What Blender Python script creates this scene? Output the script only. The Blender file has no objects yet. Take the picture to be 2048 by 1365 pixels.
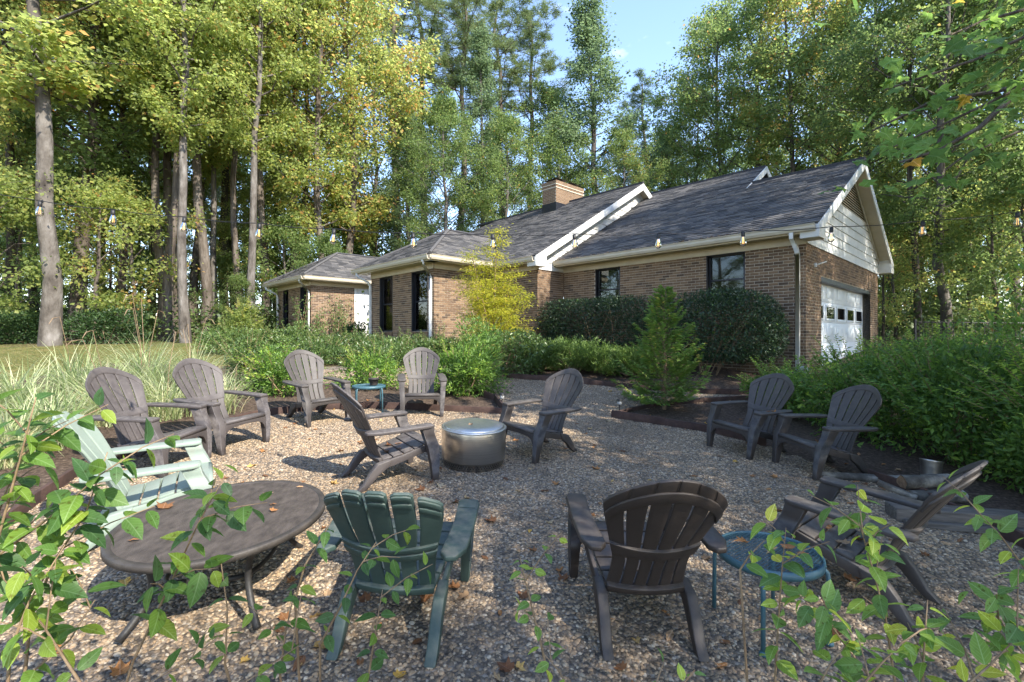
import bpy, bmesh, math, random
import numpy as np
from mathutils import Vector, Matrix

# ------------------------------------------------------------------ camera, sky, sun, exposure
scene = bpy.context.scene
FPX, HZ, CAMH = 960.0, 671.0, 1.58          # focal length and horizon of the photograph in its pixels; eye height in metres
cam_data = bpy.data.cameras.new('camera'); cam = bpy.data.objects.new('camera', cam_data)
scene.collection.objects.link(cam); scene.camera = cam
cam_data.sensor_width = 36.0; cam_data.lens = FPX / 2048 * 36
cam_data.shift_y = (HZ - 682.5) / 2048
cam_data.clip_end = 3000; cam_data.clip_start = 0.05
cam.location = (0, 0, CAMH); cam.rotation_euler = (math.radians(90), 0, 0)

SUN_AZ, SUN_EL = math.radians(-42.0), math.radians(40.0)   # sun stands to the right, a little behind the camera
sun_dir = Vector((math.cos(SUN_AZ) * math.cos(SUN_EL), math.sin(SUN_AZ) * math.cos(SUN_EL), math.sin(SUN_EL)))
world = bpy.data.worlds.new('World'); scene.world = world; world.use_nodes = True
wn = world.node_tree; wn.nodes.clear()
w_out = wn.nodes.new('ShaderNodeOutputWorld'); w_bg = wn.nodes.new('ShaderNodeBackground')
sky = wn.nodes.new('ShaderNodeTexSky'); sky.sky_type = 'NISHITA'; sky.sun_disc = False
sky.sun_elevation = SUN_EL; sky.sun_rotation = math.radians(90) - SUN_AZ
sky.air_density = 1.0; sky.dust_density = 0.25; sky.ozone_density = 3.0
w_tc = wn.nodes.new('ShaderNodeTexCoord'); w_map = wn.nodes.new('ShaderNodeMapping'); w_map.inputs['Scale'].default_value = (3.0, 3.0, 7.0)
w_noise = wn.nodes.new('ShaderNodeTexNoise'); w_noise.inputs['Scale'].default_value = 1.3; w_noise.inputs['Detail'].default_value = 8
w_ramp = wn.nodes.new('ShaderNodeValToRGB'); w_ramp.color_ramp.elements[0].position = .60; w_ramp.color_ramp.elements[1].position = .82
w_mix = wn.nodes.new('ShaderNodeMix'); w_mix.data_type = 'RGBA'
w_mix.inputs[7].default_value = (6.5, 6.5, 6.9, 1)
wn.links.new(w_tc.outputs['Generated'], w_map.inputs['Vector']); wn.links.new(w_map.outputs[0], w_noise.inputs['Vector'])
wn.links.new(w_noise.outputs[0], w_ramp.inputs[0]); wn.links.new(w_ramp.outputs[0], w_mix.inputs[0])
w_tint = wn.nodes.new('ShaderNodeMix'); w_tint.data_type = 'RGBA'; w_tint.blend_type = 'MULTIPLY'; w_tint.inputs[0].default_value = 1.0; w_tint.inputs[7].default_value = (1.03, .945, .94, 1)
wn.links.new(sky.outputs[0], w_tint.inputs[6]); wn.links.new(w_tint.outputs[2], w_mix.inputs[6]); wn.links.new(w_mix.outputs[2], w_bg.inputs[0])
w_bg.inputs[1].default_value = 0.15
wn.links.new(w_bg.outputs[0], w_out.inputs[0])
sun_data = bpy.data.lights.new('sun', 'SUN'); sun_data.energy = 3.05; sun_data.angle = math.radians(0.55); sun_data.color = (1.0, .93, .82)
sun = bpy.data.objects.new('sun', sun_data); scene.collection.objects.link(sun)
sun.rotation_euler = sun_dir.to_track_quat('Z', 'Y').to_euler(); sun.location = sun_dir * 60
scene.view_settings.view_transform = 'Standard'; scene.view_settings.look = 'None'
scene.view_settings.exposure = 2.0; scene.view_settings.gamma = 1.0
scene.render.engine = 'CYCLES'
scene.cycles.max_bounces = 6; scene.cycles.transparent_max_bounces = 8; scene.cycles.use_denoising = True
scene.cycles.caustics_reflective = False; scene.cycles.caustics_refractive = False

# ------------------------------------------------------------------ helpers
COL = scene.collection
KIDS = {}
R = math.radians
random.seed(7)

def link(o, parent=None):
    COL.objects.link(o)
    if parent is not None:
        o.parent = parent; KIDS.setdefault(parent.name, []).append(o)
    return o
def tag(o, label=None, cat=None, group=None, kind=None):
    if label: o['label'] = label
    if cat: o['category'] = cat
    if group: o['group'] = group
    if kind: o['kind'] = kind
    return o
def empty(name, loc=(0, 0, 0), rz=0.0, label=None, cat=None, group=None):
    o = bpy.data.objects.new(name, None); o.location = loc; o.rotation_euler = (0, 0, rz); o.empty_display_size = .1
    link(o); return tag(o, label, cat, group)
def copy_tree(o, parent=None):
    c = o.copy(); link(c, parent)
    for k in KIDS.get(o.name, []): copy_tree(k, c)
    return c

def make_mesh(name, verts, faces, mats, smooth=False, tint=None, mat_idx=None):
    me = bpy.data.meshes.new(name)
    me.from_pydata(verts, [], faces)
    for m in (mats if isinstance(mats, (list, tuple)) else [mats]): me.materials.append(m)
    if smooth: me.polygons.foreach_set('use_smooth', [True] * len(me.polygons))
    if tint is not None:
        a = me.attributes.new('tint', 'FLOAT', 'POINT'); a.data.foreach_set('value', np.asarray(tint, dtype=np.float32))
    if mat_idx is not None: me.polygons.foreach_set('material_index', mat_idx)
    me.update(); return me

class MB:
    def __init__(s): s.v = []; s.f = []; s.t = []; s.cur = .5
    def add(s, vs, fs):
        b = len(s.v); s.v += [tuple(p) for p in vs]; s.f += [tuple(i + b for i in f) for f in fs]; s.t += [s.cur] * len(vs); return s
    def box(s, c, d, m=None):
        hx, hy, hz = d[0] / 2, d[1] / 2, d[2] / 2
        vs = [Vector((x, y, z)) for z in (-hz, hz) for y in (-hy, hy) for x in (-hx, hx)]
        if m is not None: vs = [m @ p for p in vs]
        vs = [p + Vector(c) for p in vs]
        return s.add(vs, [(0, 2, 3, 1), (4, 5, 7, 6), (0, 1, 5, 4), (2, 6, 7, 3), (0, 4, 6, 2), (1, 3, 7, 5)])
    def box2(s, a, b):
        return s.box([(a[i] + b[i]) / 2 for i in range(3)], [abs(b[i] - a[i]) for i in range(3)])
    def hull8(s, lo, hi):      # lo, hi: four corner points each
        return s.add(list(lo) + list(hi), [(3, 2, 1, 0), (4, 5, 6, 7), (0, 1, 5, 4), (1, 2, 6, 5), (2, 3, 7, 6), (3, 0, 4, 7)])
    def prism(s, poly, fn0, fn1):   # poly 2D, fn0/fn1 map 2D -> 3D for both caps
        n = len(poly); vs = [fn0(p) for p in poly] + [fn1(p) for p in poly]
        return s.add(vs, [tuple(range(n))[::-1], tuple(range(n, 2 * n))] + [(i, (i + 1) % n, (i + 1) % n + n, i + n) for i in range(n)])
    def tube(s, pts, rad, k=6, cap=True):
        pts = [Vector(p) for p in pts]; n = len(pts)
        if not isinstance(rad, (list, tuple, np.ndarray)): rad = [rad] * n
        vs = []; prev = None
        for i, p in enumerate(pts):
            d = (pts[min(i + 1, n - 1)] - pts[max(i - 1, 0)])
            d = d.normalized() if d.length > 1e-9 else Vector((0, 0, 1))
            a = prev if prev is not None else (Vector((1, 0, 0)) if abs(d.x) < .8 else Vector((0, 1, 0)))
            a = (a - d * a.dot(d)).normalized(); b = d.cross(a); prev = a
            for j in range(k):
                t = 2 * math.pi * j / k; vs.append(p + (a * math.cos(t) + b * math.sin(t)) * rad[i])
        fs = [(i * k + j, i * k + (j + 1) % k, (i + 1) * k + (j + 1) % k, (i + 1) * k + j) for i in range(n - 1) for j in range(k)]
        if cap: fs += [tuple(range(k))[::-1], tuple(range((n - 1) * k, n * k))]
        return s.add(vs, fs)
    def lathe(s, prof, k=24, c=(0, 0, 0), close=True):
        n = len(prof); vs = []
        for r, z in prof:
            for j in range(k):
                t = 2 * math.pi * j / k; vs.append((c[0] + r * math.cos(t), c[1] + r * math.sin(t), c[2] + z))
        fs = [(i * k + j, i * k + (j + 1) % k, (i + 1) * k + (j + 1) % k, (i + 1) * k + j) for i in range(n - 1) for j in range(k)]
        if close: fs += [tuple(range(k))[::-1], tuple(range((n - 1) * k, n * k))]
        return s.add(vs, fs)
    def mesh(s, name, mat, bevel=0, smooth=False, seg=2):
        me = make_mesh(name, s.v, s.f, mat, smooth, s.t)
        if bevel:
            bm = bmesh.new(); bm.from_mesh(me)
            bmesh.ops.remove_doubles(bm, verts=bm.verts, dist=1e-5)
            bmesh.ops.recalc_face_normals(bm, faces=bm.faces)
            es = [e for e in bm.edges if len(e.link_faces) == 2 and e.calc_face_angle(0) > .5]
            bmesh.ops.bevel(bm, geom=es, offset=bevel, segments=seg, affect='EDGES', profile=.5, clamp_overlap=True)
            for f in bm.faces: f.smooth = True
            bm.to_mesh(me); bm.free()
            try: me.set_sharp_from_angle(angle=R(45))
            except Exception: pass
        return me
    def build(s, name, mat, parent=None, bevel=0, smooth=False, seg=2, **k):
        o = bpy.data.objects.new(name, s.mesh(name, mat, bevel, smooth, seg)); link(o, parent)
        return tag(o, **k)

# terrain: the yard climbs gently away from the camera and a little to the left
_ky = np.array([-8, 2, 4.6, 7.5, 9, 10.5, 13, 17, 25, 60, 400.]); _kz = np.array([-.5, 0, .153, .308, .47, .74, .92, 1.22, 1.45, 2.0, 4.0])
def Gn(x, y):
    y = np.asarray(y, float); x = np.asarray(x, float)
    z = sum(np.interp(y + d, _ky, _kz) for d in (-.5, -.25, 0, .25, .5)) / 5
    w = np.clip((14 - y) / 6, 0, 1); w = w * w * (3 - 2 * w)
    return z - .0352 * np.clip(x, -9, 9) * w
def G(x, y): return float(Gn(x, y))
def px(x, y, D): return Vector(((x - 1024) / FPX * D, D, CAMH + (HZ - y) / FPX * D))     # photo pixel at a known distance
def pg(x, y):                                                                         # photo pixel on the ground
    D = 5.0
    for _ in range(40): D = .5 * D + .5 * (CAMH - G((x - 1024) / FPX * D, D)) * FPX / max(y - HZ, 2)
    return (x - 1024) / FPX * D, D

# ------------------------------------------------------------------ materials
def nodes(name):
    m = bpy.data.materials.new(name); m.use_nodes = True; nt = m.node_tree
    return m, nt, nt.nodes['Principled BSDF']
def N(nt, t, **k):
    n = nt.nodes.new(t)
    for a, b in k.items():
        if a.startswith('i_'): n.inputs[a[2:].replace('_', ' ')].default_value = b
        else: setattr(n, a, b)
    return n
def ramp(nt, stops):
    r = nt.nodes.new('ShaderNodeValToRGB'); e = r.color_ramp.elements
    while len(e) > 1: e.remove(e[-1])
    e[0].position = stops[0][0]; e[0].color = (*stops[0][1], 1)
    for p, c in stops[1:]:
        q = e.new(p); q.color = (*c, 1)
    return r
def noise_mat(name, stops, scale=8, rough=.7, bump=0, bscale=None, detail=6, spec=.4, metal=0, coord='Object', stretch=None, dist=.01):
    m, nt, b = nodes(name); L = nt.links.new
    tc = N(nt, 'ShaderNodeTexCoord'); src = tc.outputs[coord]
    if stretch:
        mp = N(nt, 'ShaderNodeMapping'); mp.inputs['Scale'].default_value = stretch; L(src, mp.inputs[0]); src = mp.outputs[0]
    n = N(nt, 'ShaderNodeTexNoise', i_Scale=scale, i_Detail=detail, i_Roughness=.6); L(src, n.inputs['Vector'])
    r = ramp(nt, stops); L(n.outputs[0], r.inputs[0]); L(r.outputs[0], b.inputs['Base Color'])
    b.inputs['Roughness'].default_value = rough; b.inputs['Specular IOR Level'].default_value = spec; b.inputs['Metallic'].default_value = metal
    if bump:
        n2 = N(nt, 'ShaderNodeTexNoise', i_Scale=bscale or scale * 3, i_Detail=8); L(src, n2.inputs['Vector'])
        bp = N(nt, 'ShaderNodeBump', i_Strength=bump, i_Distance=dist); L(n2.outputs[0], bp.inputs['Height']); L(bp.outputs[0], b.inputs['Normal'])
    return m
def var_mat(name, stops, source='attr', rough=.8, spec=.3, nscale=20, namp=.25, bump=.3, bscale=60):
    """colour picked per piece: from the mesh's own tint values or from the object's random number"""
    m, nt, b = nodes(name); L = nt.links.new
    if source == 'attr': s = N(nt, 'ShaderNodeAttribute', attribute_name='tint').outputs['Fac']
    else: s = N(nt, 'ShaderNodeObjectInfo').outputs['Random']
    tc = N(nt, 'ShaderNodeTexCoord'); n = N(nt, 'ShaderNodeTexNoise', i_Scale=nscale, i_Detail=6); L(tc.outputs['Object'], n.inputs['Vector'])
    ma = N(nt, 'ShaderNodeMath', operation='MULTIPLY_ADD'); L(n.outputs[0], ma.inputs[0]); ma.inputs[1].default_value = namp
    sb = N(nt, 'ShaderNodeMath', operation='SUBTRACT'); L(s, sb.inputs[0]); sb.inputs[1].default_value = namp / 2; L(sb.outputs[0], ma.inputs[2])
    r = ramp(nt, stops); L(ma.outputs[0], r.inputs[0]); L(r.outputs[0], b.inputs['Base Color'])
    b.inputs['Roughness'].default_value = rough; b.inputs['Specular IOR Level'].default_value = spec
    if bump:
        n2 = N(nt, 'ShaderNodeTexNoise', i_Scale=bscale, i_Detail=6); L(tc.outputs['Object'], n2.inputs['Vector'])
        bp = N(nt, 'ShaderNodeBump', i_Strength=bump, i_Distance=.004); L(n2.outputs[0], bp.inputs['Height']); L(bp.outputs[0], b.inputs['Normal'])
    return m
def leaf_mat(name, stops, trans=.4, rough=.5, spec=.35, source='attr'):
    m, nt, b = nodes(name); L = nt.links.new
    if source == 'attr': s = N(nt, 'ShaderNodeAttribute', attribute_name='tint').outputs['Fac']
    else: s = N(nt, 'ShaderNodeObjectInfo').outputs['Random']
    if source == 'attr':           # every plant has a slightly different green
        oi = N(nt, 'ShaderNodeObjectInfo'); sh_ = N(nt, 'ShaderNodeMath', operation='MULTIPLY_ADD'); L(oi.outputs['Random'], sh_.inputs[0]); sh_.inputs[1].default_value = .26; sh_.inputs[2].default_value = -.13
        ad_ = N(nt, 'ShaderNodeMath', operation='ADD', use_clamp=True); L(s, ad_.inputs[0]); L(sh_.outputs[0], ad_.inputs[1]); s = ad_.outputs[0]
    r = ramp(nt, stops); L(s, r.inputs[0]); colr = r.outputs[0]
    if source == 'obj':            # pale midrib and side veins, small blemishes
        tc = N(nt, 'ShaderNodeTexCoord'); sp = N(nt, 'ShaderNodeSeparateXYZ'); L(tc.outputs['Object'], sp.inputs[0])
        ab = N(nt, 'ShaderNodeMath', operation='ABSOLUTE'); L(sp.outputs['X'], ab.inputs[0]); rib = ramp(nt, [(.010, (1, 1, 1)), (.022, (0, 0, 0))]); L(ab.outputs[0], rib.inputs[0])
        vv = N(nt, 'ShaderNodeMath', operation='MULTIPLY_ADD'); L(ab.outputs[0], vv.inputs[0]); vv.inputs[1].default_value = -1.1; L(sp.outputs['Y'], vv.inputs[2])
        fr_ = N(nt, 'ShaderNodeMath', operation='PINGPONG'); L(vv.outputs[0], fr_.inputs[0]); fr_.inputs[1].default_value = .065; sv = ramp(nt, [(.004, (.55, .55, .55)), (.012, (0, 0, 0))]); L(fr_.outputs[0], sv.inputs[0])
        ad = N(nt, 'ShaderNodeMath', operation='MAXIMUM'); L(rib.outputs[0], ad.inputs[0]); L(sv.outputs[0], ad.inputs[1])
        hl = N(nt, 'ShaderNodeHueSaturation', i_Saturation=.8, i_Value=1.45); L(colr, hl.inputs['Color']); mv = N(nt, 'ShaderNodeMix', data_type='RGBA'); L(ad.outputs[0], mv.inputs[0]); L(colr, mv.inputs[6]); L(hl.outputs[0], mv.inputs[7])
        nb = N(nt, 'ShaderNodeTexNoise', i_Scale=5.0, i_Detail=8); oi = N(nt, 'ShaderNodeObjectInfo'); ofs = N(nt, 'ShaderNodeVectorMath', operation='ADD'); L(tc.outputs['Object'], ofs.inputs[0]); L(oi.outputs['Location'], ofs.inputs[1]); L(ofs.outputs[0], nb.inputs['Vector'])
        bl_ = ramp(nt, [(.30, (.55, .42, .25)), (.40, (.95, .95, .9)), (.7, (1.08, 1.08, 1.0))]); L(nb.outputs[0], bl_.inputs[0])
        mm = N(nt, 'ShaderNodeMix', data_type='RGBA', blend_type='MULTIPLY'); mm.inputs[0].default_value = 1.0; L(mv.outputs[2], mm.inputs[6]); L(bl_.outputs[0], mm.inputs[7]); colr = mm.outputs[2]
    L(colr, b.inputs['Base Color'])
    b.inputs['Roughness'].default_value = rough; b.inputs['Specular IOR Level'].default_value = spec
    tr = N(nt, 'ShaderNodeBsdfTranslucent'); hs = N(nt, 'ShaderNodeHueSaturation', i_Saturation=1.0, i_Value=2.0, i_Hue=.5)
    L(colr, hs.inputs['Color']); L(hs.outputs[0], tr.inputs[0])
    mx = N(nt, 'ShaderNodeMixShader'); mx.inputs[0].default_value = trans
    L(b.outputs[0], mx.inputs[1]); L(tr.outputs[0], mx.inputs[2]); L(mx.outputs[0], nt.nodes['Material Output'].inputs[0])
    return m
def resin_mat(name, stops, dust=(.22, .20, .17), amount=.45, rough=.5):
    m, nt, b = nodes(name); L = nt.links.new; geo = N(nt, 'ShaderNodeNewGeometry')
    n = N(nt, 'ShaderNodeTexNoise', i_Scale=2.6, i_Detail=9, i_Roughness=.65); L(geo.outputs['Position'], n.inputs['Vector']); r = ramp(nt, stops); L(n.outputs[0], r.inputs[0])
    sx = N(nt, 'ShaderNodeSeparateXYZ'); L(geo.outputs['Normal'], sx.inputs[0]); up = N(nt, 'ShaderNodeMapRange'); up.inputs['From Min'].default_value = .2; up.inputs['From Max'].default_value = 1.0; L(sx.outputs['Z'], up.inputs['Value'])
    n2 = N(nt, 'ShaderNodeTexNoise', i_Scale=17.0, i_Detail=10, i_Roughness=.7); L(geo.outputs['Position'], n2.inputs['Vector']); k = ramp(nt, [(.38, (0, 0, 0)), (.7, (1, 1, 1))]); L(n2.outputs[0], k.inputs[0])
    mu = N(nt, 'ShaderNodeMath', operation='MULTIPLY'); L(up.outputs[0], mu.inputs[0]); L(k.outputs[0], mu.inputs[1]); m2 = N(nt, 'ShaderNodeMath', operation='MULTIPLY'); L(mu.outputs[0], m2.inputs[0]); m2.inputs[1].default_value = amount
    mx = N(nt, 'ShaderNodeMix', data_type='RGBA'); L(m2.outputs[0], mx.inputs[0]); L(r.outputs[0], mx.inputs[6]); mx.inputs[7].default_value = (*dust, 1); L(mx.outputs[2], b.inputs['Base Color'])
    rr = N(nt, 'ShaderNodeMapRange'); rr.inputs['To Min'].default_value = rough - .1; rr.inputs['To Max'].default_value = rough + .25; L(n2.outputs[0], rr.inputs['Value']); L(rr.outputs[0], b.inputs['Roughness']); b.inputs['Specular IOR Level'].default_value = .4
    n3 = N(nt, 'ShaderNodeTexNoise', i_Scale=140.0, i_Detail=6); L(geo.outputs['Position'], n3.inputs['Vector']); bp = N(nt, 'ShaderNodeBump', i_Strength=.15, i_Distance=.004); L(n3.outputs[0], bp.inputs['Height']); L(bp.outputs[0], b.inputs['Normal'])
    return m
M = {}
BR = [(0, (0.075, 0.0522, 0.0378)), (0.15, (0.12, 0.0789, 0.0528)), (0.45, (0.165, 0.1064, 0.066)), (0.75, (0.2, 0.1311, 0.0801)), (1, (0.235, 0.1568, 0.0968))]
M['brick'] = var_mat('brick', BR, 'attr', .85, .25); M['brick_o'] = var_mat('brick_single', BR, 'obj', .85, .25)
M['mortar'] = noise_mat('mortar', [(0.3, (0.396, 0.3388, 0.2596)), (0.7, (0.5104, 0.4444, 0.3476))], 14, .95, .4, 90)
SH = [(0, (0.0463, 0.0461, 0.0479)), (0.5, (0.082, 0.0796, 0.0798)), (1, (0.1388, 0.1294, 0.1198))]
M['shingle'] = var_mat('shingle', SH, 'attr', .9, .25, 30, .4, .6, 250); M['shingle_o'] = var_mat('shingle_single', SH, 'obj', .9, .25, 30, .4, .6, 250)
M['ridge'] = noise_mat('ridge_cap', [(.3, (.03, .03, .034)), (.7, (.06, .06, .064))], 20, .9, .4, 200)
M['cream'] = noise_mat('cream_paint', [(.3, (.44, .39, .30)), (.7, (.53, .475, .37))], 3, .45, .05, 30)
M['white'] = noise_mat('white_paint', [(.3, (.52, .52, .495)), (.7, (.64, .64, .615))], 4, .45, .05, 30)
M['door'] = noise_mat('door_paint', [(.3, (.58, .61, .64)), (.7, (.66, .69, .72))], 3, .4, .03, 40)
M['frame'] = noise_mat('window_frame', [(.3, (.008, .010, .015)), (.7, (.018, .020, .028))], 9, .4, .05, 60)
M['blind'] = noise_mat('blind', [(.3, (.09, .09, .072)), (.7, (.14, .14, .11))], 5, .7)
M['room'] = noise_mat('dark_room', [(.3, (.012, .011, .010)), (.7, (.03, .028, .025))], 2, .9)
M['curtain'] = noise_mat('curtain', [(.3, (.16, .15, .12)), (.7, (.26, .24, .2))], 4, .9, .3, 30)
m, nt, b = nodes('pane'); M['pane'] = m                                             # clear pane: mirror at grazing angles, see-through otherwise
tr = N(nt, 'ShaderNodeBsdfTransparent'); gl = N(nt, 'ShaderNodeBsdfGlossy', i_Roughness=.02); fr = N(nt, 'ShaderNodeFresnel', i_IOR=1.55)
tr.inputs[0].default_value = (.62, .66, .64, 1)
mx = N(nt, 'ShaderNodeMixShader'); nt.links.new(fr.outputs[0], mx.inputs[0]); nt.links.new(tr.outputs[0], mx.inputs[1]); nt.links.new(gl.outputs[0], mx.inputs[2]); nt.links.new(mx.outputs[0], nt.nodes['Material Output'].inputs[0])
m, nt, b = nodes('bulb_glass'); M['bulb'] = m
tr = N(nt, 'ShaderNodeBsdfTransparent'); tr.inputs[0].default_value = (.93, .90, .84, 1); gl = N(nt, 'ShaderNodeBsdfGlossy', i_Roughness=.03); fr = N(nt, 'ShaderNodeFresnel', i_IOR=1.6)
mx = N(nt, 'ShaderNodeMixShader'); nt.links.new(fr.outputs[0], mx.inputs[0]); nt.links.new(tr.outputs[0], mx.inputs[1]); nt.links.new(gl.outputs[0], mx.inputs[2]); nt.links.new(mx.outputs[0], nt.nodes['Material Output'].inputs[0])
m, nt, b = nodes('filament'); M['filament'] = m
b.inputs['Emission Color'].default_value = (1, .55, .18, 1); b.inputs['Emission Strength'].default_value = .7; b.inputs['Base Color'].default_value = (.8, .5, .2, 1)
M['plastic'] = resin_mat('brown_resin', [(0.25, (0.0368, 0.0315, 0.0296)), (0.6, (0.0528, 0.0456, 0.0424)), (0.8, (0.08, 0.0714, 0.0664))])
M['plastic_dark'] = resin_mat('dark_brown_resin', [(.25, (.026, .020, .017)), (.6, (.038, .030, .026)), (.8, (.06, .05, .045))], (.16, .145, .125), .3, .45)
M['plastic_faded'] = resin_mat('faded_resin', [(0.25, (0.0468, 0.04, 0.0385)), (0.6, (0.0663, 0.0568, 0.0547)), (0.8, (0.0936, 0.0824, 0.077))], (.26, .235, .21), .5)
M['green'] = resin_mat('green_resin', [(.25, (.022, .042, .038)), (.6, (.036, .062, .055)), (.85, (.07, .092, .085))])
M['mint'] = resin_mat('mint_resin', [(0.25, (0.1776, 0.2304, 0.1887)), (0.6, (0.2294, 0.2808, 0.2368)), (0.85, (0.2738, 0.3096, 0.2738))])
M['aqua'] = noise_mat('aqua_metal', [(0.25, (0.0294, 0.085, 0.1105)), (0.6, (0.0525, 0.1148, 0.1403)), (0.85, (0.1155, 0.153, 0.17))], 9, .45, .1, 120)
M['tabletop'] = noise_mat('tabletop', [(0.3, (0.0392, 0.0317, 0.0271)), (0.5, (0.0643, 0.0522, 0.044)), (0.72, (0.0964, 0.079, 0.0663)), (0.85, (0.1714, 0.1482, 0.1255))], 11, .6, .3, 90, 12, .35, stretch=(1.0, 2.2, 1))
M['rimtop'] = noise_mat('table_rim', [(0.3, (0.031, 0.0267, 0.0229)), (0.7, (0.062, 0.0533, 0.0459))], 10, .6, .2, 90)
M['iron'] = noise_mat('dark_iron', [(0.3, (0.012, 0.0114, 0.0108)), (0.7, (0.03, 0.0282, 0.0258))], 12, .55, .2, 90)
M['rust'] = noise_mat('rusty_edging', [(.3, (.035, .02, .016)), (.55, (.06, .034, .026)), (.8, (.10, .06, .045))], 7, .85, .4, 50)
M['mulch'] = noise_mat('mulch', [(.28, (.028, .020, .015)), (.5, (.075, .052, .038)), (.68, (.15, .11, .08)), (.85, (.28, .22, .165))], 26, .95, 1.0, 45, 10, .2, dist=.03)
M['bark'] = noise_mat('bark', [(.28, (.03, .024, .019)), (.5, (.095, .078, .063)), (.72, (.18, .155, .132)), (.85, (.27, .25, .225))], 2.2, .95, .9, 7, 10, .15, stretch=(3.2, 3.2, .6), dist=.05)
M['bark_pale'] = noise_mat('bark_pale', [(0.3, (0.036, 0.0304, 0.0256)), (0.46, (0.096, 0.084, 0.072)), (0.6, (0.152, 0.1376, 0.1216)), (0.8, (0.272, 0.256, 0.24))], 1.6, .95, .8, 7, 10, .15, stretch=(2.4, 2.4, .8), dist=.05)
M['twig'] = noise_mat('twig', [(.3, (.13, .085, .05)), (.7, (.27, .19, .11))], 30, .8)
M['log'] = noise_mat('log_bark', [(0.3, (0.033, 0.0285, 0.0239)), (0.48, (0.0924, 0.0837, 0.0712)), (0.62, (0.2376, 0.217, 0.1824)), (0.8, (0.3432, 0.31, 0.2622))], 6, .95, .6, 30, 10)
M['timber'] = noise_mat('weathered_timber', [(0.3, (0.063, 0.0565, 0.0493)), (0.55, (0.126, 0.113, 0.1008)), (0.8, (0.2016, 0.1845, 0.1624))], 5, .9, .6, 20, 10, .2, stretch=(1, 9, 9))
M['cutwood'] = noise_mat('cut_wood', [(.3, (.06, .035, .02)), (.6, (.19, .12, .07)), (.8, (.34, .25, .16))], 14, .9, .3, 40)
M['stone'] = noise_mat('plaque_stone', [(.3, (.34, .36, .36)), (.7, (.52, .54, .53))], 12, .85, .3, 60)
M['black'] = noise_mat('black_paint', [(.3, (.008, .008, .009)), (.7, (.02, .02, .021))], 12, .5)
M['pot'] = noise_mat('dark_pot', [(.3, (.02, .018, .017)), (.7, (.05, .042, .038))], 12, .6)
M['lens'] = noise_mat('lamp_lens', [(.3, (.3, .3, .29)), (.7, (.45, .45, .43))], 12, .2)
m = noise_mat('brushed_steel', [(.35, (.55, .53, .50)), (.65, (.68, .66, .63))], 2.0, .30, .10, 4, 6, .5, 1.0, stretch=(.6, .6, 120), dist=.002); M['steel'] = m
m.node_tree.nodes['Principled BSDF'].inputs['Anisotropic'].default_value = .6
M['lid'] = noise_mat('lid_steel', [(0.35, (0.51, 0.5015, 0.4845)), (0.65, (0.612, 0.6035, 0.5865))], 30, .40, .05, 200, 6, .5, 1.0)
M['tin'] = noise_mat('tin', [(.35, (.40, .39, .37)), (.65, (.62, .61, .58))], 8, .4, .1, 40, 6, .5, 1.0)
# foliage palettes (real leaf albedos)
GY = [(0, (.085, .115, .034)), (.35, (.17, .215, .062)), (.7, (.255, .30, .085)), (.92, (.36, .34, .095)), (1, (.40, .23, .08))]
GM = [(0, (.065, .10, .034)), (.45, (.125, .18, .056)), (.85, (.195, .245, .076)), (.97, (.30, .30, .08)), (1, (.34, .20, .065))]
GD = [(0, (.016, .038, .014)), (.5, (.036, .074, .022)), (1, (.075, .125, .032))]
M['l_poplar'] = leaf_mat('leaf_yellow_green', GY, .6); M['l_oak'] = leaf_mat('leaf_mid_green', GM, .56); M['l_dark'] = leaf_mat('leaf_dark_green', GD, .3)
M['l_gum'] = leaf_mat('leaf_gum', [(0, (.075, .115, .055)), (.5, (.13, .185, .085)), (1, (.20, .255, .125))], .5)
M['l_pine'] = leaf_mat('leaf_pine', [(0, (0.0633, 0.0978, 0.0368)), (0.5, (0.1265, 0.1725, 0.0598)), (1, (0.2185, 0.2472, 0.0978))], .28)
M['l_holly'] = leaf_mat('leaf_holly', [(0, (0.0175, 0.0351, 0.0162)), (0.5, (0.0324, 0.0607, 0.0243)), (0.9, (0.0607, 0.1107, 0.0324)), (1, (0.135, 0.216, 0.0405))], .18, .42, .35)
M['l_box'] = leaf_mat('leaf_box', [(0, (.04, .07, .022)), (.5, (.085, .14, .038)), (1, (.16, .225, .06))], .28, .35, .5)
M['l_hedge'] = leaf_mat('leaf_hedge', [(0, (0.0468, 0.0936, 0.0218)), (0.5, (0.1014, 0.1872, 0.0343)), (0.85, (0.1872, 0.2964, 0.0468)), (1, (0.3432, 0.4524, 0.0546))], .35, .45)
M['l_cedar'] = leaf_mat('leaf_cedar', [(0, (0.0448, 0.0986, 0.0251)), (0.5, (0.0986, 0.1882, 0.0394)), (0.88, (0.1792, 0.2867, 0.0538)), (1, (0.4301, 0.3763, 0.0896))], .25, .5)
M['l_juniper'] = leaf_mat('leaf_juniper', [(0, (.05, .09, .022)), (.5, (.105, .17, .036)), (1, (.18, .26, .055))], .25, .5)
M['l_maple'] = leaf_mat('leaf_japanese_maple', [(0, (0.138, 0.1649, 0.0218)), (0.4, (0.276, 0.2885, 0.0291)), (0.8, (0.4337, 0.4019, 0.0437)), (1, (0.4928, 0.3503, 0.0582))], .5, .5)
M['l_near'] = leaf_mat('leaf_near_shrub', [(0, (0.0856, 0.1642, 0.05)), (0.4, (0.1427, 0.2496, 0.05)), (0.75, (0.2425, 0.3496, 0.05)), (0.95, (0.3995, 0.4566, 0.0571)), (1, (0.5136, 0.4852, 0.0713))], .4, .5, .3, 'obj')
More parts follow.
